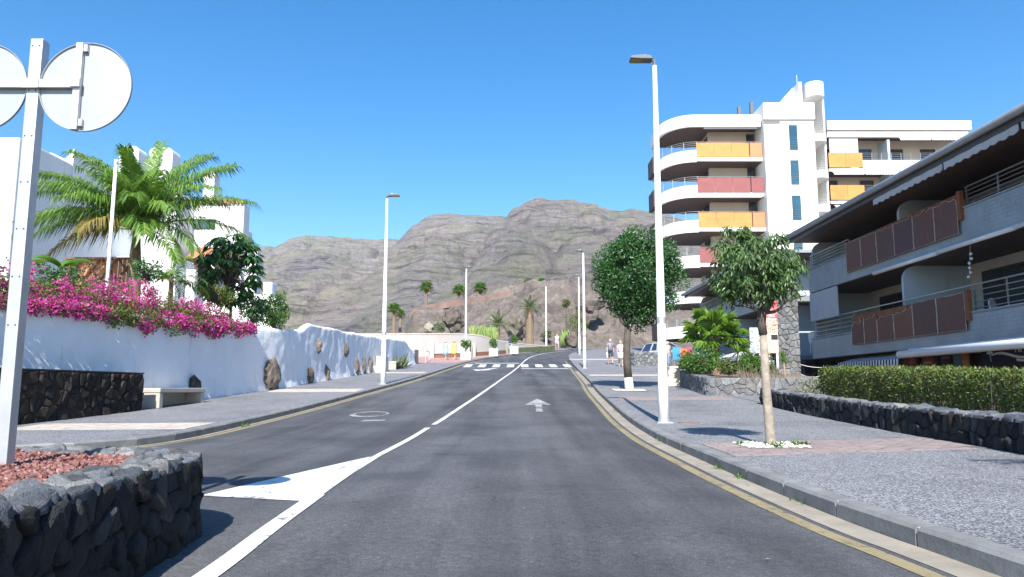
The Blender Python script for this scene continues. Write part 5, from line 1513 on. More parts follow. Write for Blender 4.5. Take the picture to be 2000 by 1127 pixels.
# ------------------------------------------------------------------ white apartment tower behind
TD = 64.0
def T(px, py, d=TD): return at(px, py, d)
tw_ = thing('apartment_tower', (21, 68, 3), 'tall white apartment tower with curved balconies and orange and red panels', 'building')
def tbox(nm, mat, x0, x1, y0, y1, z0, z1, par=None, bev=0):
    m = MB(); m.box(x0, x1, y0, y1, z0, z1); return m.build(nm, M[mat], par or tw_, bevel=bev)
xl = T(1360, 300).x; xr = T(1489, 300).x
def curve_path(inset=0, back=6.5):
    """plan of the balcony fronts, from the back of the left side round the corner to the stair block"""
    pts = []; cx = xl; R0 = 2.75; cy = TD+3.6
    pts.append((cx-R0+inset, TD+back))
    for k in range(13):
        a = R(180+90*k/12); pts.append((cx+(R0-inset)*math.cos(a), cy+(3.6-inset)*math.sin(a)))
    pts.append((xr, TD+inset)); return pts
zroof1 = T(1420, 224).z; zroof0 = T(1420, 247).z
cp = curve_path()
def slab(nm, mat, path, z0, z1, par=None):
    m = MB(); pts = [(x, y, z0) for x, y in path]+[(xr, TD+6.5, z0)]; m.poly_ext(pts, (0, 0, z1-z0)); return m.build(nm, M[mat], par or tw_)
slab('roof_slab', 'tower_white', curve_path(.02), zroof0+.25, zroof1-.1); m = MB(); m.strip(cp, .25, zroof0, zroof1); m.build('roof_parapet', M['tower_white'], tw_, smooth=False)
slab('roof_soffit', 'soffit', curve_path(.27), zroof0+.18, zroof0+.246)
LV = [(277,307,'orange'), (345,376,'red_panel'), (413,444,'orange'), (483,513,'red_panel'), (552,582,'orange'), (620,650,'red_panel')]
tbox('wall', 'tower_cream', T(1385, 300, TD+2).x, xr-.01, TD+2.0, TD+6.3, 2, zroof0+.2)
m = MB(); ins = curve_path(1.9, 6.3)[:-1]; 
for k, (p0, p1, colr) in enumerate(LV):
    zt = T(1420, p0).z; zb = T(1420, p1).z; zf = zb-.12
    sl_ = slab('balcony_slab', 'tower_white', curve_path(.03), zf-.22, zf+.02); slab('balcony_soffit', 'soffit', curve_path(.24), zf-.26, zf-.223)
    # white curved parapet and the straight lower edge
    cur = cp[:14]; zc = lerp(zb, zt, .46)
    m = MB(); m.strip(cur, .16, zf-.30, zc); m.build('curved_parapet', M['tower_white'], tw_)
    m = MB(); m.strip([cp[13], cp[14]], .16, zf-.21, zb+.02); m.build('edge_beam', M['tower_white'], tw_)
    for q0, q1, mat in ((0, .8, colr), (.81, .998, 'ochre' if colr == 'orange' else 'red_panel')):
        n_ = 3 if q0 == 0 else 1
        for j in range(n_):
            a = lerp(cp[13][0], cp[14][0], lerp(q0, q1, j/n_))+.012; b_ = lerp(cp[13][0], cp[14][0], lerp(q0, q1, (j+1)/n_))-.012
            tbox('balcony_panel', mat, a, b_, TD-.05, TD-.01, zb, zt-.1)
    mr = MB()
    for q in (0, .25, .5, .75, 1): mr.tube([(x+.02, y+.02, lerp(zc+.08, zt, q)) for x, y in cur[1:]], .022, 5)
    mr.tube([(cp[13][0], TD+.03, zt), (cp[14][0], TD+.03, zt)], .03, 5)
    rl = mr.build('railing', M['steel'], tw_)
    for j in (1, 4, 7, 10, 13): m = MB(); m.bar((cur[j][0]+.03, cur[j][1]+.03, zc), (cur[j][0]+.03, cur[j][1]+.03, zt), .04, .04); m.build('post', M['steel'], rl)
    for j in range(3):
        x = lerp(cp[13][0], cp[14][0], (j+.5)/3); m = MB(); m.bar((x, TD+.04, zb), (x, TD+.04, zt), .04, .04); m.build('post', M['steel'], rl)
    # back wall facade pieces: window at the right, window round the corner
    zw = zt+1.0
    m = MB(); m.box(xr-.75, xr-.05, TD+1.93, TD+1.99, zb+.1, zw+.35); w = m.build('window', M['frame_dark'], tw_); m = MB(); m.box(xr-.68, xr-.12, TD+1.91, TD+1.925, zb+.2, zw+.25); m.build('pane', M['glass_dark'], w)
    wx = T(1385, 300, TD+2).x
    m = MB(); m.box(wx-.06, wx-.005, TD+2.5, TD+4.4, zb+.1, zw+.3); w = m.build('window', M['frame_dark'], tw_); m = MB(); m.box(wx-.075, wx-.062, TD+2.6, TD+4.3, zb+.2, zw+.2); m.build('pane', M['glass_dark'], w)
    # side balconies towards the street
    m = MB(); m.box(cp[0][0]-.35, cp[0][0]+.1, TD+3.9, TD+6.4, zf-.2, zt-.1); m.build('side_balcony', M['soffit'], tw_, bevel=.05)
for px in (1376, 1428): 
    m = MB(); m.tube([(T(px, 250).x, TD+.25, zroof0-.06), (T(px+52, 250).x, TD+.25, zroof0-.06)], .09, 8); m.build('awning_cassette', M['canvas'], tw_)
m = MB(); zq = T(1420, 384).z; m.tube([(T(1358, 384).x, TD+.12, zq), (T(1489, 384).x, TD+.12, zq)], .08, 8); m.build('awning_cassette', M['canvas'], tw_)
# stair block with three tall windows
x0 = T(1487, 240).x; x1 = T(1583, 240).x; zt = T(1530, 240).z; ztop = T(1530, 208).z
xm = T(1520, 300).x
tbox('stair_block', 'tower_white', x0+.02, xm, TD-.55, TD+6, 2, zt); tbox('stair_block', 'tower_white', xm+.005, x1-.03, TD-.75, TD+6, 2, zt)
tbox('block_cap', 'tower_white', x0-.1, x1+.05, TD-.95, TD+5, zt+.002, ztop, bev=.05)
for a, b_, p0, p1 in ((1534,1550,250,298), (1537,1553,318,365), (1540,1557,386,434), (1543,1560,454,500)):
    xa, xb = T(a, p0).x, T(b_, p0).x; za, zb = T(a, p1).z, T(a, p0).z
    m = MB(); m.box(xa, xb, TD-.78, TD-.745, za, zb); w = m.build('stair_window', M['frame_dark'], tw_); m = MB(); m.box(xa+.05, xb-.05, TD-.79, TD-.781, za+.05, zb-.05); m.build('pane', M['glass_blue'], w)
    m = MB()
    for k in range(5): m.tube([(xa, TD-.83, lerp(za, zb, k*.1)+.05), (xb, TD-.83, lerp(za, zb, k*.1)+.05)], .012, 4)
    m.build('guard_bars', M['steel'], w)
# rounded open stair tower
cxs = T(1598, 300).x; rs = (T(1617, 300).x-T(1580, 300).x)/2
zt0 = T(1590, 163).z; zt1 = T(1590, 190).z
def halfring(r0, z0, z1, nm, mat, yb=3.5, thick=None):
    pts = [(cxs-r0, TD+yb), (cxs-r0, TD+.2)]+[(cxs+r0*math.cos(R(180+15*k)), TD+.2+r0*math.sin(R(180+15*k))) for k in range(1, 12)]+[(cxs+r0, TD+.2), (cxs+r0, TD+yb)]
    m = MB()
    if thick: m.strip(pts, thick, z0, z1)
    else: m.poly_ext([(x, y, z0) for x, y in pts], (0, 0, z1-z0))
    return m.build(nm, M[mat], tw_)
halfring(rs, zt1, zt0, 'tower_head', 'tower_white'); tbox('stair_back_wall', 'tower_white', cxs-rs+.02, cxs+rs-.02, TD+2.6, TD+3.4, 2, zt1-.002)
tbox('side_pier', 'tower_white', cxs+rs-.18, cxs+rs-.03, TD+.1, TD+2.59, 2, zt1-.003)
for p in (265, 336, 402, 470, 536):
    z = T(1598, p).z; halfring(rs*.98, z-.62, z, 'landing', 'tower_white', 2.55); 
    pts = [(cxs+(rs-.06)*math.cos(R(180+15*k)), TD+.2+(rs-.06)*math.sin(R(180+15*k))) for k in range(13)]
    m = MB()
    for q in range(5): m.tube([(x, y, z+.15+q*.2) for x, y in pts], .016, 4)
    m.build('landing_railing', M['steel'], tw_)
m = MB(); m.poly_ext([(T(1520, 208).x, TD+1.0, T(1520, 208).z), (T(1562, 208).x, TD+1.0, T(1520, 208).z), (T(1562, 165).x, TD+1.0, zt0), (T(1556, 165).x, TD+1.0, zt0)], (0, 2.4, 0)); m.build('raking_wall', M['tower_white'], tw_)
tbox('head_pier', 'tower_white', T(1558, 190).x, T(1564, 190).x, TD-.35, TD+1.0, T(1560, 210).z, zt0-.003)
m = MB(); m.tube([(T(1560, 160).x, TD+.4, zt0), (T(1560, 160).x, TD+.4, T(1560, 143).z)], .025, 5); m.build('aerial', M['steel'], tw_)
for px, pt in ((1444, 208), (1468, 199)):
    m = MB(); p = T(px, pt, TD+4); m.box(p.x-.14, p.x+.14, TD+4, TD+4.3, zroof1-.3, p.z); m.build('flue', M['lamp_dark'], tw_)
# right wing
WD = TD+2.0
def TW(px, py): return at(px, py, WD)
xa = TW(1617, 300).x; xb = TW(1893, 300).x
tbox('wing_wall', 'tower_cream', xa, xb, WD+1.9, WD+8, 2, TW(1700, 250).z); tbox('wing_roof', 'tower_white', xa, xb+.3, WD-.2, WD+8.2, TW(1700, 254).z, TW(1700, 237).z)
tbox('wing_beam', 'tower_white', xa, xb, WD-.1, WD+.25, TW(1700, 268).z, TW(1700, 258).z); tbox('wing_soffit', 'soffit', xa, xb, WD+.26, WD+1.88, TW(1700, 262).z, TW(1700, 258).z)
for k, (p0, p1) in enumerate(((299,327), (362,390), (428,456), (494,522))):
    zt = TW(1700, p0).z; zb = TW(1700, p1).z
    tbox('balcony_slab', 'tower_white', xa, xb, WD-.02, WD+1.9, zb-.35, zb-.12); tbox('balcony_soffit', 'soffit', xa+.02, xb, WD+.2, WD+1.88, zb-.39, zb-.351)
    xc = TW(1684, 310).x
    for j in range(2): tbox('balcony_panel', 'orange', lerp(xa, xc, j/2)+.01, lerp(xa, xc, (j+1)/2)-.01, WD-.08, WD-.03, zb-.02, zt)
    tbox('balcony_parapet', 'tower_white', xc+.02, xb, WD-.04, WD+.12, zb-.3, lerp(zb, zt, .5))
    m = MB()
    for q in (.6, .75, .88, 1.0): m.tube([(xc, WD, lerp(zb, zt, q)), (xb, WD, lerp(zb, zt, q))], .018, 4)
    rl = m.build('railing', M['steel'], tw_)
    for j in range(12): x = lerp(xc, xb, j/11); m = MB(); m.bar((x, WD+.02, zb), (x, WD+.02, zt), .04, .04); m.build('post', M['steel'], rl)
    for pxw in ((1625, 1650), (1695, 1722), (1752, 1785), (1820, 1850)):
        m = MB(); m.box(TW(pxw[0], 300).x, TW(pxw[1], 300).x, WD+1.82, WD+1.89, zb+.1, zt+.95); w = m.build('window', M['frame_dark'], tw_); m = MB(); m.box(TW(pxw[0], 300).x+.08, TW(pxw[1], 300).x-.08, WD+1.8, WD+1.815, zb+.2, zt+.85); m.build('pane', M['glass_dark'], w)
    tbox('wing_partition', 'partition', TW(1735, 300).x, TW(1740, 300).x, WD+.1, WD+1.88, zb+.05, zt+1.3)
    for a, b_ in ((1755, 1815), (1817, 1900)) if k == 0 else ((1622, 1681), (1683, 1750)):
        x0_, x1_ = TW(a, 280).x, TW(b_, 280).x; z = TW(1700, 268).z if k == 0 else zb+2.62+.0
        if k == 0: z = TW(1700, 268).z
        m = MB(); m.grid([[(lerp(x0_, x1_, i/24), WD+.02, z-.02), (lerp(x0_, x1_, i/24), WD-.35, z-.22), (lerp(x0_, x1_, i/24), WD-.36, z-.36-.05*(i % 2))] for i in range(25)]); m.build('awning', M['canvas'], tw_, fix=False)
m = MB(); m.box(TW(1620, 280).x, TW(1676, 280).x, WD+.05, WD+.1, TW(1650, 299).z, TW(1650, 267).z); m.build('roller_blind', M['canvas_grey'], tw_)
for px in (1655, 1787, 1873): m = MB(); p = TW(px, 228); m.box(p.x-.15, p.x+.15, WD+3, WD+3.3, TW(1700, 240).z, p.z+.25); m.build('flue', M['lamp_dark'], tw_)

# ------------------------------------------------------------------ white houses on the left
def house(name, loc, lab): return thing(name, loc, lab, 'house', 'white houses behind the garden')
def hpart(h, nm, mat, bx, bev=.06):
    m = MB(); m.box(*bx); return m.build(nm, M[mat], h, bevel=bev)
h1 = house('white_house', (-22, 29, 2.3), 'tall white house block at the left edge behind the sign post')
z1 = at(20, 268, 27).z; xe = at(36, 300, 27).x
hpart(h1, 'wall', 'house_white', (-34, xe, 27, 30.4, 1.5, z1)); zb1 = at(140, 318, 30.6).z
m = MB(); m.poly_ext([(xe-1.0, 30.41, 1.5), (xe+.001, 30.41, 1.5), (xe+.001, 30.41, at(75, 290, 30.4).z), (xe-1, 30.41, z1-.6)], (0, 3.2, 0)); 
m.build('side_wing', M['house_white'], h1)
xb_ = at(215, 330, 33.6).x
m = MB(); m.poly_ext([(-30, 33.65, 1.5), (xb_, 33.65, 1.5), (xb_, 33.65, at(215, 352, 33.6).z), (at(150, 322, 33.6).x, 33.65, at(150, 322, 33.6).z), (at(100, 300, 33.6).x, 33.65, at(100, 298, 33.6).z), (-30, 33.65, at(100, 290, 33.6).z)], (0, 5, 0)); m.build('rear_wall', M['house_white'], h1)
def window_box(h, px0, px1, p0, p1, d, shutter=None):
    a = at(px0, p0, d); b = at(px1, p1, d); m = MB(); m.box(a.x, b.x, d-.03, d+.04, b.z, a.z); w = m.build('window', M['frame_dark'], h)
    n_ = max(1, round((b.x-a.x)/.6))
    for k in range(n_): m = MB(); m.box(lerp(a.x, b.x, k/n_)+.05, lerp(a.x, b.x, (k+1)/n_)-.05, d-.045, d-.031, b.z+.05, a.z-.05); m.build('pane', M['glass_blue'], w)
window_box(h1, 160, 205, 405, 455, 33.65)
def roof_tiles(h, x0, x1, y0, y1, z0, z1, n):
    """pitched roof of round tiles falling towards the camera"""
    m = MB(); m.add([(x0, y0, z0), (x1, y0, z0), (x1, y1, z1), (x0, y1, z1), (x0, y1, z0), (x1, y1, z0)], [(0,1,2,3), (0,3,4), (1,5,2), (0,4,5,1), (4,3,2,5)]); rf = m.build('tile_roof', M['terracotta'], h)
    for k in range(n):
        x = lerp(x0, x1, (k+.5)/n); m = MB(); w = (x1-x0)/n*.42; m.tube([(x, y0-.06, z0+.03), (x, y1, z1+.03)], w, 6); m.build('roof_tile', M['terracotta'], rf, smooth=True)
# middle house with chimneys
h2 = house('white_house', (-17, 36, 2.5), 'white house with rounded chimneys behind the large palm')
d = 36.0
hpart(h2, 'wall', 'house_white', (at(150, 400, d).x, at(345, 400, d).x, d, d+5, 1.8, at(250, 372, d).z))
def chimney(h, px0, px1, ptop, d):
    a = at(px0, ptop, d); b = at(px1, ptop, d); zb = at(px0, 380, d).z
    pts = [(x, d, z) for x, z in rounded_rect(a.x, b.x, zb, a.z, min(.28, (b.x-a.x)*.35))]; m = MB(); m.poly_ext(pts, (0, .9, 0)); m.build('chimney', M['house_white'], h)
chimney(h2, 234, 272, 285, d-.3); chimney(h2, 292, 338, 288, d-.3)
window_box(h2, 255, 300, 520, 555, d)
hpart(h2, 'balcony_wall', 'house_white', (at(200, 500, d-2).x, at(345, 500, d-2).x, d-2, d-.01, 1.8, at(250, 500, d-2).z))
roof_tiles(h2, at(215, 420, d-1.2).x, at(262, 420, d-1.2).x, d-1.2, d-.1, at(240, 395, d-1.2).z, at(240, 375, d).z, 8)
# wooden trellis fence on the terrace
tf = thing('trellis_fence', (at(180, 530, 25).x, 25, 2.6), 'brown wooden trellis fence before orange boards left of the palm trunk', 'fence')
a = at(128, 504, 25.5); b = at(262, 504, 25.5); zl = at(128, 548, 25.5).z
n_ = 16
for k in range(n_): m = MB(); m.box(lerp(a.x, b.x, k/n_)+.01, lerp(a.x, b.x, (k+1)/n_)-.01, 25.6, 25.63, zl-.5, a.z-.03); m.build('board', M['terracotta'], tf)
m = MB(); m.bar((a.x, 25.55, a.z), (b.x, 25.55, a.z), .07, .07); m.build('rail', M['wood'], tf)
for k in range(4):
    xa_, xb_2 = lerp(a.x, b.x, k/4), lerp(a.x, b.x, (k+1)/4)
    for (u, v) in ((zl, a.z), (a.z, zl)): m = MB(); m.bar((xa_, 25.56-(.03 if u < v else 0), u), (xb_2, 25.56-(.03 if u < v else 0), v), .045, .045); m.build('lattice_bar', M['wood'], tf)
# right house: tile coping, window, tiled porch roof
h3 = house('white_house', (-14, 38, 2.8), 'white house with tile coping and small tiled porch roof at the right end')
d = 38.0
xr3 = at(477, 400, d).x; zt3 = at(478, 397, d).z; x03 = at(330, 400, d).x
hpart(h3, 'wall', 'house_white', (x03, xr3, d, d+.9, 1.8, zt3)); hpart(h3, 'rear_wall', 'house_white', (x03-3, xr3-1.6, d+.95, d+6, 1.8, zt3-.3))
for k in range(18):
    x = lerp(x03, xr3, (k+.5)/18); m = MB(); m.tube([(x, d-.15, zt3+.05), (x, d+.5, zt3+.16)], .11, 6); m.build('coping_tile', M['terracotta'] if k % 3 else M['wood'], h3)
hpart(h3, 'chimney', 'house_white', (at(398, 330, d+1).x, at(420, 330, d+1).x, d+1, d+1.8, zt3-.2, at(405, 335, d+1).z))
window_box(h3, 374, 420, 428, 448, d)
roof_tiles(h3, at(361, 500, d-1.6).x, at(418, 500, d-1.6).x, d-1.6, d-.02, at(380, 506, d-1.6).z, at(380, 484, d-.2).z, 12)
hpart(h3, 'porch_back', 'soffit', (at(361, 500, d).x, at(420, 500, d).x, d-.05, d-.004, 2.2, at(380, 505, d).z), 0)
for px in (362, 417): m = MB(); p = at(px, 520, d-1.5); m.box(p.x-.09, p.x+.09, d-1.6, d-1.42, 2.2, at(px, 507, d-1.6).z); m.build('porch_post', M['house_white'], h3)
hpart(h3, 'terrace_wall', 'house_white', (at(310, 540, d-3).x, at(381, 540, d-3).x, d-3, d-2.7, 1.8, at(345, 526, d-3).z)); hpart(h3, 'terrace_wall', 'house_white', (at(330, 560, d-2.6).x, at(503, 560, d-2.6).x, d-2.0, d-1.9, 1.8, at(440, 575, d-2).z))
hpart(h3, 'low_wing', 'house_white', (xr3-.3, at(503, 500, d+.5).x, d+.5, d+1.2, 1.8, at(495, 490, d+.5).z))
m = MB(); m.bar((at(345, 452, d).x, d-.02, at(345, 452, d).z), (at(360, 482, d-1.4).x, d-1.4, at(360, 482, d-1.4).z), .03, .03); m.build('awning_arm', M['steel'], h3)
h4 = house('white_house', (-12, 39, 2.8), 'small low white house wall with stepped top right of the umbrella tree')
d = 33.0
hpart(h4, 'wall', 'house_white', (at(470, 580, d).x, at(541, 580, d).x, d, d+.5, 1.8, at(500, 578, d).z)); hpart(h4, 'chimney', 'house_white', (at(512, 560, d).x, at(530, 560, d).x, d+.1, d+.8, 2.5, at(520, 550, d).z))

# ------------------------------------------------------------------ far side of the street: plaza wall, seat wall, planters, plants
pw = thing('plaza_wall', (-4, 68, zs(68)), 'long beige plaza wall curving below the rocky hill', 'wall')
wp = [(-15.5,60.5),(-10.7,63.5),(-7.2,66.2),(-4.7,68.8),(-3.0,70.8),(-1.8,72.8),(-.2,75.4),(1.4,78.2),(3.0,80.6),(4.6,83.2)]
tops = [654,653.5,653,653,656,664,670,673,676,678]
wps = [(p.x, p.y) for p in smooth_path([(x, y, 0) for x, y in wp], .5)]
def pw_top(x, y):
    return interp([(q[1], at(1000+FOC*q[0]/(q[1]*1.003), t, q[1]).z) for q, t in zip(wp, tops)], y)
m = MB(); m.strip(wps, .3, lambda i: zs(wps[i][1])-1.2, lambda i: max(zs(wps[i][1])+.2, pw_top(*wps[i]))); m.build('wall_body', M['beige_wall'], pw)
m = MB(); m.strip([(a[0], a[1]-.05) for a in wps], .4, lambda i: max(zs(wps[i][1])+.2, pw_top(*wps[i]))+.002, lambda i: max(zs(wps[i][1])+.2, pw_top(*wps[i]))+.09); m.build('coping', M['cream_box'], pw)
bs = thing('seat_wall', (-4, 65, zs(65)), 'curved grey concrete seat wall with a base coloured dark as shade under the slab, behind the white planters', 'seat wall')
for a0, a1 in (((-6.55,63.2),(-4.0,64.6)), ((-3.3,66.3),(-.6,71.6))):
    pth = [(lerp(a0[0], a1[0], k/8)+.25*math.sin(math.pi*k/8), lerp(a0[1], a1[1], k/8)) for k in range(9)]
    m = MB(); m.strip(pth, .5, lambda i: zs(pth[i][1])+.36, lambda i: zs(pth[i][1])+1.15); m.build('back', M['beige_wall'], bs)
    m = MB(); m.strip([(x+.05, y+.1) for x, y in pth], .35, lambda i: zs(pth[i][1])-.1, lambda i: zs(pth[i][1])+.355); m.build('shade_plinth', M['wood'], bs)  # dark brown colour stands in for the shade the slab casts below it
for (x, y) in ((-6.7,63.0), (-3.65,65.0), (-3.35,65.7)):
    m = MB(); m.box(x-.22, x+.2, y-.15, y+.35, zs(y)-.1, zs(y)+1.2); m.build('end_post', M['beige_wall'] if x < -6 else M['bench'], bs, bevel=.02)
def planter_box(px, p0, p1, wpx, d, lab, h_plant, seed):
    a = at(px, p0, d); w = wpx*d/FOC/2; zb = zs(d)-.02; h = max(.45, a.z-zb); t = thing('planter_box', (a.x, d, zb), lab, 'planter', 'white planter boxes at the plaza edge')
    m = MB(); m.box(a.x-w, a.x+w, d-w, d+w, zb, zb+h); m.build('box', M['lamp_white'], t, bevel=.02); m = MB(); m.box(a.x-w+.05, a.x+w-.05, d-w+.05, d+w-.05, zb+h-.02, zb+h+.01); m.build('soil', M['earth'], t)
    r = random.Random(seed); m = MB(); m.tube([(a.x, d, zb+h), (a.x, d, zb+h+h_plant*.6)], [.03, .025], 5); m.build('stem', M['bark'], t); m = MB(); clump_crown(r, [(Vector((a.x, d, zb+h+h_plant*.75))+rvec(r)*.2, .22) for _ in range(9)], 1500, .14, .07, m); m.build('foliage', M['bush'], t, fix=False)
planter_box(910, 688, 703, 19, 60.2, 'white planter box with a small plant behind the lamp at the crossing', .95, 1)
planter_box(964, 682, 692, 17, 66.6, 'white planter box with a round leafy plant, middle one of three', .7, 2)
planter_box(1004, 678, 688, 16, 71.5, 'white planter box farthest along the curved pavement edge', 1.0, 3)
# handrail at the steps
hr_ = thing('step_handrail', (-7, 57.5, zs(57)), 'small steel handrail at the steps past the end of the white wall', 'handrail')
for k, x in enumerate((-7.3, -6.3)):
    m = MB(); m.tube([(x, 55.2, zs(55)+.0), (x, 55.2, zs(55)+.9), (x-.1, 58.5, zs(58)+.75), (x-.1, 58.5, zs(58)-.1)], .03, 6); m.build('rail', M['galv'], hr_)
m = MB(); m.box(-6.95, -6.72, 53.85, 54.3, zs(54)-.1, zs(54)+1.0); o = m.build('end_pillar', M['frame_dark'], None); tag(o, 'dark grey post at the far end of the white wall', 'post')
# low green strip with kerb in the bend
m = MB(); pth = [(.6,74.4),(2.4,77.2),(4.6,80.6)]; m.strip(pth, 1.2, lambda i: zs(pth[i][1])-.1, lambda i: zs(pth[i][1])+.5); o = m.build('low_planting_bed', simple('dull_groundcover', (.10,.12,.06), .95, .4, 3, .6), None); tag(o, 'low bed of dull green groundcover beyond the farthest planter box', 'plant bed')
def spurge(px0, px1, ptop, pbot, d, seed, lab, n):
    r = random.Random(seed); a = at(px0, pbot, d); b = at(px1, pbot, d); h = at(px0, ptop, d).z-a.z; t = thing('column_spurge', ((a.x+b.x)/2, d, a.z), lab, 'cactus'); m = MB()
    for k in range(n):
        x = lerp(a.x, b.x, r.random()); y = d+r.uniform(-.8, .8); hh = h*r.uniform(.55, 1.0); q = Vector((x, y, a.z-.3)); m.tube([q, q+Vector((r.uniform(-.15, .15), r.uniform(-.1, .1), hh*.6)), q+Vector((r.uniform(-.25, .25), r.uniform(-.2, .2), hh+.3))], [.07, .075, .04], 6)
    m.build('stems', M['cactus'], t, smooth=True)
spurge(918, 972, 636, 668, 76, 4, 'dense clump of pale green column cactus above the plaza wall', 150)
spurge(1096, 1112, 645, 672, 93, 5, 'small clump of pale green column cactus at the bend', 40)
q = wall_pt(768, .35); r = random.Random(3); t = thing('agave', (q.x, q.y+2, zs(q.y)), 'grey green agave clump at the wall near its far end', 'plant'); m = MB()
for k in range(60):
    a = r.uniform(0, 6.3); e = r.uniform(.1, 1.4); c = Vector((q.x+r.uniform(-.15, .25), q.y+r.uniform(-.8, 2.2), zs(q.y)+.1)); leaf(m, c, Vector((math.cos(a)*math.cos(e), math.sin(a)*math.cos(e), math.sin(e))), Vector((0,0,1)), r.uniform(.5, 1.15), .13, .3)
m.build('leaves', M['aloe'], t, fix=False)
# date palms in front of the rock
def date_palm(px, pc_, pb, d, L, tr, seed, lab, n=30):
    r = random.Random(seed); c = at(px, pc_, d); b = at(px, pb, d); t = thing('date_palm', (c.x, d, b.z), lab, 'palm tree'); m = MB(); m.tube([(c.x, d, b.z-.4), (c.x, d, lerp(b.z, c.z, .3)), (c.x, d, lerp(b.z, c.z, .75)), (c.x, d, c.z)], [tr, tr*.9, tr, tr*.7], 10); m.build('trunk', M['palm_trunk'], t)
    for k in range(n):
        el = lerp(80, -12, (k/n)**.8); frond(t, c, R(k*137.5), R(el), L*r.uniform(.9, 1.1), 1.0, r, M['date_leaf'], 22, .34, .05, .25, .3)
date_palm(972, 634, 668, 79, 2.1, .28, 1, 'date palm with arching dark fronds behind the seat wall')
date_palm(1034, 602, 668, 85, 2.0, .48, 2, 'taller date palm with thick brown trunk right of the other date palm')
def washingtonia(px, pc_, pb, d, rad, seed, lab, n=22):
    r = random.Random(seed); c = at(px, pc_, d); b = at(px, pb, d); t = thing('hill_palm', (c.x, d, b.z-.6), lab, 'palm tree', 'fan palms on the hill'); m = MB(); m.tube([(c.x, d, b.z-.6), (c.x, d, c.z)], [.24, .18], 7); m.build('trunk', M['palm_trunk'], t)
    for k in range(n):
        el = lerp(80, -50, (k/n)**.9); fan_leaf(t, c, R(k*137.5), R(el), rad*.4, rad*.48, r, M['palm_leaf'] if el > -25 else M['palm_dry'], 14)
washingtonia(833, 560, 590, 130, 1.7, 1, 'fan palm with dry skirt standing alone on the red ridge wall'); washingtonia(896, 566, 585, 128, 1.6, 2, 'low fan palm on the ridge left of the lamp top'); washingtonia(938, 562, 580, 127, 1.7, 3, 'broad low fan palm on the ridge right of the lamp top')
washingtonia(1030, 551, 560, 128, 1.0, 4, 'tiny fan palm on the crest above the tall date palm'); washingtonia(1058, 549, 556, 128, 1.0, 5, 'tiny fan palm on the crest, right of its twin'); washingtonia(770, 602, 645, 100, 1.3, 6, 'slim fan palm with tall trunk beside the lamp post'); washingtonia(782, 612, 640, 104, 1.0, 7, 'ragged dry fan palm right of the slim one')
# red retaining wall along the ridge
rw = MB(); pth = []
for k in range(20):
    px = lerp(800, 1000, k/19); pth.append(at(px, interp(HR, px)-5*(1-(k/19)**3), 123.6))
rows = [[(p.x, p.y, p.z-1.1), (p.x, p.y, p.z), (p.x, p.y+.5, p.z), (p.x, p.y+.5, p.z-1.1)] for p in pth]
rw.grid(rows); o = rw.build('ridge_wall', simple('red_brown_wall', (.19,.125,.105), .95, .3, .6, .4), None); tag(o, 'red brown retaining wall climbing along the crest of the hill', 'wall')
# boulders and scrub on the slope
r = random.Random(9)
for k, (px, py, d, s, lab) in enumerate(((1150,600,106,2.2,'large dark rock outcrop right of the farther lamps'), (885,628,100,1.5,'dark upright rock beside the lamp on the grey slope'), (838,640,101,.8,'pale rock on the grey slope'), (1010,640,90,1.5,'dark rock between the two date palms'), (1118,665,92,1.0,'black boulder by the small column cactus'))):
    p = at(px, py, d); o = boulder('rock_outcrop', p, (s*.8, s*.8, s), 60+k, M['hill'] if k != 2 else M['gutter'], None, .6); tag(o, lab, 'rock', 'rocks on the hill slope')
for k, (px, py, d, s, lab) in enumerate(((860,640,99,.9,'grey green shrub on the slope left of the lamp'), (1068,652,94,.8,'small dry shrub right of the thick palm trunk'), (958,648,92,.8,'low shrub behind the column cactus'))):
    p = at(px, py, d); bush('slope_shrub', p, (s, s, s*.7), 90+k, lab, M['aloe'], 24, .22, .12, 'shrubs on the slope')
# palm standing just outside the picture on the right, its shadow falls into it
pr_ = thing('roadside_palm', (6.9, 3.6, zs(3)), 'palm beyond the right edge of the picture whose fronds shade the pavement', 'palm tree')
m = MB(); m.tube([(6.9, 3.6, -.1), (6.9, 3.6, 3.6)], [.16, .12], 10); m.build('trunk', M['palm_trunk'], pr_)
for k in range(16): frond(pr_, (6.9, 3.6, 3.55), R(k*137.5), R(lerp(75, 5, k/16)), 2.3, 1.2, r, M['palm_leaf'], 26, .45, .04, .4, .3)

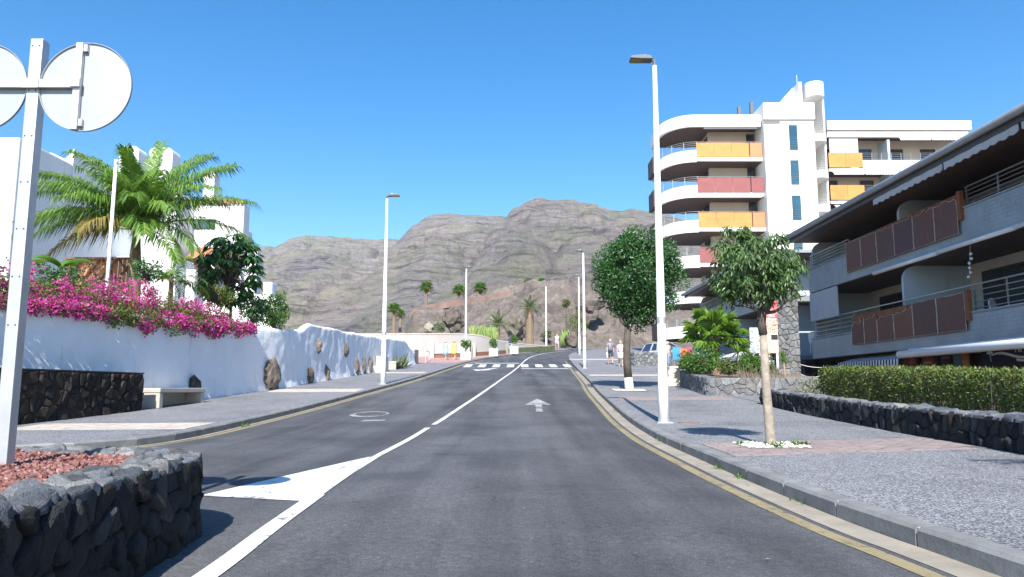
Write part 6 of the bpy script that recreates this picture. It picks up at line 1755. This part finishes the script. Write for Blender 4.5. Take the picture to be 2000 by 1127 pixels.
# ------------------------------------------------------------------ people
def ell(cx, cy, z, rx, ry, n=14): return [(cx+rx*math.cos(2*math.pi*k/n), cy+ry*math.sin(2*math.pi*k/n), z) for k in range(n)]
def cloth(c, name='cloth'): return simple(name, c, .9, .12, 9, .1)
def person(x, y, h, rot, lab, hair, garments, stride=.18, bag=None, z=None):
    z = zs(y) if z is None else z
    t = thing('person', (x, y, z), lab, 'person')
    s = h/1.70
    J = {}; V = []; E = []; RAD = []
    def j(n, p, r_, par=None):
        J[n] = len(V); V.append((p[0]*s, p[1]*s, p[2]*s)); RAD.append(r_*s)
        if par: E.append((J[par], J[n]))
    j('pelvis', (0,0,.95), .13); j('spine', (0,.01,1.12), .118, 'pelvis'); j('chest', (0,.01,1.31), .135, 'spine'); j('neck', (0,.015,1.46), .052, 'chest')
    j('jaw', (0,-.01,1.53), .068, 'neck'); j('head', (0,0,1.61), .088, 'jaw'); j('top', (0,.005,1.665), .055, 'head'); j('nose', (0,-.105,1.585), .012, 'head')
    for sd, f in ((1, 1), (-1, -1)):
        k = 'L' if sd > 0 else 'R'; st = stride*f
        j('hip'+k, (.095*sd,0,.88), .088, 'pelvis'); j('knee'+k, (.1*sd,-st*.6,.49), .056, 'hip'+k); j('ank'+k, (.1*sd,-st+.03 if f > 0 else -st+.06,.09), .037, 'knee'+k); j('toe'+k, (.11*sd,-st-.12,.035), .032, 'ank'+k)
        j('sho'+k, (.175*sd,.01,1.40), .062, 'chest'); j('elb'+k, (.235*sd,.03+st*.25,1.14), .042, 'sho'+k); j('wri'+k, (.245*sd,-.04+st*.5,.92), .027, 'elb'+k); j('palm'+k, (.245*sd,-.06+st*.55,.855), .028, 'wri'+k)
        for q in range(4): j('fin%d'%q+k, (.245*sd+.004*sd, -.092+q*.02+st*.55, .775+(.012 if q in (0, 3) else 0)), .009, 'palm'+k)
        j('thumb'+k, (.225*sd, -.115+st*.55, .84), .010, 'palm'+k)
    me = bpy.data.meshes.new('body'); me.from_pydata(V, E, []); o = bpy.data.objects.new('body', me); COL.objects.link(o)
    o.modifiers.new('skin', 'SKIN'); sv = me.skin_vertices[0].data
    for i, r_ in enumerate(RAD): sv[i].radius = (r_, r_)
    sv[0].use_root = True
    ss_ = o.modifiers.new('sub', 'SUBSURF'); ss_.levels = 1
    bpy.context.view_layer.update(); dg = bpy.context.evaluated_depsgraph_get(); m2 = bpy.data.meshes.new_from_object(o.evaluated_get(dg)); bpy.data.objects.remove(o)
    m2.materials.clear(); m2.materials.append(M['skin']); m2.polygons.foreach_set('use_smooth', [True]*len(m2.polygons))
    b = bpy.data.objects.new('body', m2); COL.objects.link(b); b.parent = t
    P_ = {k: Vector(V[i])/s for k, i in J.items()}
    def child(m, nm, mat):
        m.v = [(a*s+x, c*s+y, d*s+z) for a, c, d in m.v]; return m.build(nm, mat, t, smooth=True)
    m = MB(); vs = []
    for v in ICO2[0]:
        k = .097 if v.z > -.25 or v.y > .1 else .07
        vs.append((v.x*k, .018+v.y*k*1.05, 1.625+v.z*k*1.0-(.03 if v.y > .3 and v.z < 0 else 0)))
    m.add(vs, ICO2[1]); child(m, 'hair', hair)
    for sd in (1, -1):
        m = MB(); k = 'L' if sd > 0 else 'R'; a = P_['ank'+k]; m.loft([ell(a.x, a.y-.05, .0, .05, .13), ell(a.x, a.y-.05, .05, .05, .125), ell(a.x, a.y-.0, .09, .042, .06)]); child(m, 'shoe', M['frame_dark'] if 'dark' in garments else M['bench'])
    for gname, g in garments.items():
        if gname == 'dark': continue
        col, hem = g
        m = MB()
        if gname == 'dress': m.loft([ell(0,.01,1.455,.13,.075), ell(0,.01,1.41,.19,.105), ell(0,.0,1.29,.178,.15), ell(0,.005,1.12,.148,.128), ell(0,0,.95,.195,.155), ell(0,0,.75,.215,.20), ell(0,0,hem,.235,.25)])
        if gname == 'shirt':
            m.loft([ell(0,.01,1.475,.10,.07), ell(0,.01,1.42,.19,.105), ell(0,.0,1.30,.185,.155), ell(0,.005,1.12,.16,.14), ell(0,0,hem,.185,.158)])
            for k in 'LR': a, e = P_['sho'+k], P_['elb'+k]; m.tube([a+(a-e)*.05, a.lerp(e, .45), a.lerp(e, .75)], [.075, .066, .068], 10)
        if gname == 'skirt': m.loft([ell(0,0,1.02,.158,.135), ell(0,0,.9,.20,.165), ell(0,0,.7,.225,.22), ell(0,0,hem,.24,.25)])
        if gname == 'trousers':
            m.loft([ell(0,0,1.02,.16,.14), ell(0,0,.92,.185,.16), ell(0,0,.84,.175,.15)])
            for k in 'LR':
                a, e, f_ = P_['hip'+k], P_['knee'+k], P_['ank'+k]; pts = [a+Vector((0,0,.02)), a.lerp(e, .5)]; rr = [.102, .09]
                if hem > .45: pts.append(a.lerp(e, (.88-hem)/.39)); rr.append(.088)
                else: pts += [e, e.lerp(f_, (.49-hem)/.40)]; rr += [.07, .062]
                m.tube(pts, rr, 10)
        if gname == 'hat': m.loft([ell(0,0,1.655,.16,.16), ell(0,0,1.665,.10,.10), ell(0,0,1.73,.088,.09), ell(0,0,1.755,.05,.05)])
        child(m, gname, col)
    if bag:
        m = MB(); p = P_['palmR']; m.loft([ell(p.x-.03, p.y, .82, .02, .05), ell(p.x-.03, p.y, .7, .06, .13), ell(p.x-.03, p.y, .42, .07, .15), ell(p.x-.03, p.y, .40, .05, .12)])
        m.v = [(a*s+x, c*s+y, d*s+z) for a, c, d in m.v]; o = m.build('carried_bag', bag, None, smooth=True)
        c0 = o.location-Vector((x, y, z)); c0.rotate(Matrix.Rotation(rot, 3, 'Z')); o.location = Vector((x, y, z))+c0; o.rotation_euler = (0, 0, rot); tag(o, 'white carrier bag in the hand of the man in the dark shirt', 'bag')
    t.rotation_euler = (0, 0, rot)
    return t
def cprint(name, cols, sc): return mottled(name, cols, sc)
person(6.95, 53.4, 1.76, R(8), 'man in dark patterned shirt and dark shorts walking on the right pavement', M['hair_grey'], {'shirt': (cprint('patterned_shirt', [(.05,.06,.09), (.22,.22,.26), (.09,.09,.12)], 22), .86), 'trousers': (cloth((.045,.05,.06)), .52), 'dark': 1}, .2, M['canvas'])
person(7.25, 50.4, 1.68, R(-4), 'woman in pale pink top and white skirt walking beside the man', M['hair_fair'], {'shirt': (cprint('pink_top', [(.55,.36,.34), (.7,.6,.58), (.5,.26,.25)], 14), .95), 'skirt': (cloth((.66,.66,.66)), .52)}, .15)
person(-5.3, 60.2, 1.52, R(150), 'woman in long light blue dress on the pink plaza paving', M['hair_grey'], {'dress': (cprint('blue_dress', [(.20,.36,.55), (.34,.48,.64), (.24,.38,.58)], 12), .42)}, .1)
person(-4.6, 60.2, 1.52, R(165), 'woman in yellow dress and straw hat beside the blue dressed woman', M['hair_fair'], {'dress': (cloth((.66,.52,.13)), .50), 'hat': (cloth((.62,.50,.30)), 0)}, .1)
person(-.15, 73.0, 1.72, R(170), 'person in dark blue top walking past the planters', M['hair_brown'], {'shirt': (cloth((.03,.05,.16)), .86), 'trousers': (cloth((.34,.40,.48)), .12), 'dark': 1}, .22)
person(5.45, 91.4, 1.74, R(200), 'person in white clothes on the outside of the bend', M['hair_fair'], {'shirt': (cloth((.72,.72,.73)), .86), 'trousers': (cloth((.62,.64,.66)), .5)}, .2)
person(9.35, 45.4, 1.68, R(-60), 'person in pink shirt and blue jeans at the shop stands behind the lamp', M['hair_fair'], {'shirt': (cloth((.62,.38,.34)), .88), 'trousers': (cloth((.16,.24,.38)), .1)}, .1)

# ------------------------------------------------------------------ shop goods, car, stone wall beyond
for k, (px, p0, p1, w, c, lab) in enumerate(((1321,678,703,15,(.05,.28,.52),'blue beach towel hanging outside the shop'), (1335,681,707,13,(.72,.17,.05),'orange beach towel hanging between the blue and pink ones'), (1346,679,699,11,(.62,.06,.20),'pink beach towel hanging at the right of the shop rack'))):
    d = 42.0+k*.25; a = at(px, p0, d); b = at(px, p1, d); ww = w*d/FOC/2; m = MB()
    rows = [[(a.x-ww+2*ww*i/16, d+.05*math.sin(i*1.1+k)*(j_/8), lerp(a.z, b.z, j_/8)) for i in range(17)] for j_ in range(9)]
    m.grid(rows); m.grid([[(p[0], p[1]+.03, p[2]) for p in r_] for r_ in rows]); o = m.build('beach_towel', cloth(c), None, smooth=True, fix=False); tag(o, lab, 'towel', 'towels at the shop')
rk_ = thing('towel_rack', (9.6, 42.6, zs(42)), 'dark metal rack that the beach towels hang from', 'rack')
zt = at(1330, 677, 42.5).z
for x in (8.95, 10.3): m = MB(); m.tube([(x, 42.6, zs(42)-.1), (x, 42.6, zt)], .025, 6); m.build('upright', M['rail_dark'], rk_)
m = MB(); m.tube([(8.9, 42.6, zt), (10.35, 42.6, zt)], .022, 6); m.build('rail', M['rail_dark'], rk_)
fw = thing('field_stone_wall', (9, 50, zs(50)), 'low pale field stone wall in front of the parked car', 'stone wall')
wp_ = [(7.75,52.0),(8.2,50.6),(9.6,50.2),(11.4,50.2)]; f_, W_ = path_map(wp_, lambda x, y: zs(y)-.1, lambda x, y: zs(y)+.95, 1.05)
stones(fw, W_, 1.05, .27, .2, f_, M['basalt_grey'], 81, .06, .012, cut=.2); m = MB(); m.strip(wp_, .4, lambda i: zs(wp_[i][1])-.2, lambda i: zs(wp_[i][1])+.93); m.build('core', M['mortar_grey'], fw)
def car_wheel(parent, x, y, z, sd):
    m = MB(); m.tube([(x, y-.1, z), (x, y-.09, z), (x, y+.09, z), (x, y+.1, z)], [.27, .31, .31, .27], 20); w = m.build('wheel', M['frame_dark'], parent)
    m = MB(); m.tube([(x, y+sd*.095, z), (x, y+sd*.108, z)], [.2, .18], 16); m.build('rim', M['galv'], w)
def parked_car(x, y, z, rot):
    c = thing('parked_car', (x, y, z), 'pale silver blue hatchback parked behind the field stone wall', 'car')
    paint = simple('car_paint', (.42,.50,.60), .25, .03, 2, 0, .3)
    low = [(-1.95,.32),(-2.0,.5),(-1.97,.78),(-1.88,.92),(-1.2,.95),(.55,.95),(1.3,.88),(1.85,.72),(1.98,.5),(1.95,.28),(1.6,.2),(-1.7,.2)]
    m = MB(); rings = []
    for yy_, k in ((-.84,.94),(-.80,1),(-.4,1.015),(.4,1.015),(.80,1),(.84,.94)): rings.append([(x+a*k, y+yy_, z+.2+(b-.2)*(1 if abs(yy_) < .82 else .97)) for a, b in low])
    m.loft(rings); body = m.build('body', paint, c, bevel=.015)
    m = MB(); bot = [(-1.86,.93),(.75,.93)]; top = [(-1.55,1.44),(-.2,1.46)]
    vs = []
    for (a, zz), w in ((bot[0],.80),(bot[1],.80),(top[1],.62),(top[0],.62)): vs += [(x+a, y-w, z+zz), (x+a, y+w, z+zz)]
    m.add(vs, [(0,2,4,6),(1,7,5,3),(0,6,7,1),(2,3,5,4),(6,4,5,7),(0,1,3,2)]); m.build('cabin', M['glass_dark'], c)
    m = MB(); m.loft([[(x-1.6, y-.64, z+1.44), (x-.15, y-.64, z+1.46), (x-.15, y+.64, z+1.46), (x-1.6, y+.64, z+1.44)], [(x-1.5, y-.55, z+1.49), (x-.3, y-.55, z+1.50), (x-.3, y+.55, z+1.50), (x-1.5, y+.55, z+1.49)]]); m.build('roof', paint, c)
    for sd in (-1, 1):
        for (a, b) in (((-1.86,.94),(-1.55,1.45)), ((-1.35,.94),(-1.2,1.45)), ((-.4,.95),(-.42,1.46)), ((.75,.93),(-.2,1.46))):
            m = MB(); m.bar((x+a[0], y+sd*.806, z+a[1]), (x+b[0], y+sd*.63, z+b[1]), .09, .04); m.build('pillar', paint, c)
        m = MB(); m.box(x-2.02, x-1.86, y+sd*.62-.13, y+sd*.62+.13, z+.70, z+.93); m.build('tail_light', M['sign_red'], c, bevel=.02)
        for a in (-1.25, 1.25): car_wheel(c, x+a, y+sd*.76, z+.31, sd)
        m = MB(); m.box(x-.5, x-.3, y+sd*.87-.02, y+sd*.87+.02, z+.78, z+.82); m.build('door_handle', M['galv'], c)
    m = MB(); m.box(x-2.05, x-1.9, y-.7, y+.7, z+.35, z+.5); m.build('bumper', M['frame_dark'], c, bevel=.03)
    c.rotation_euler = (0, R(-2), rot)
parked_car(11.35, 54.2, zs(54.2), R(14))

# ------------------------------------------------------------------ the air between the street and the mountain
m = MB(); m.box(-2600, 2600, -70, 2900, -2.0, 330)
me = bpy.data.meshes.new('haze'); me.from_pydata(m.v, [], m.f); hz_ = bpy.data.objects.new('haze', me); COL.objects.link(hz_)
hm = bpy.data.materials.new('haze_air'); hm.use_nodes = True; nt = hm.node_tree; nt.nodes.clear()
ou = nt.nodes.new('ShaderNodeOutputMaterial'); pv = nt.nodes.new('ShaderNodeVolumePrincipled')
pv.inputs['Color'].default_value = (.82, .90, 1.0, 1); pv.inputs['Density'].default_value = .00015; pv.inputs['Anisotropy'].default_value = .2
nt.links.new(pv.outputs[0], ou.inputs['Volume']); me.materials.append(hm)
tag(hz_, 'thin bluish air over the street and mountain', None, kind='stuff')
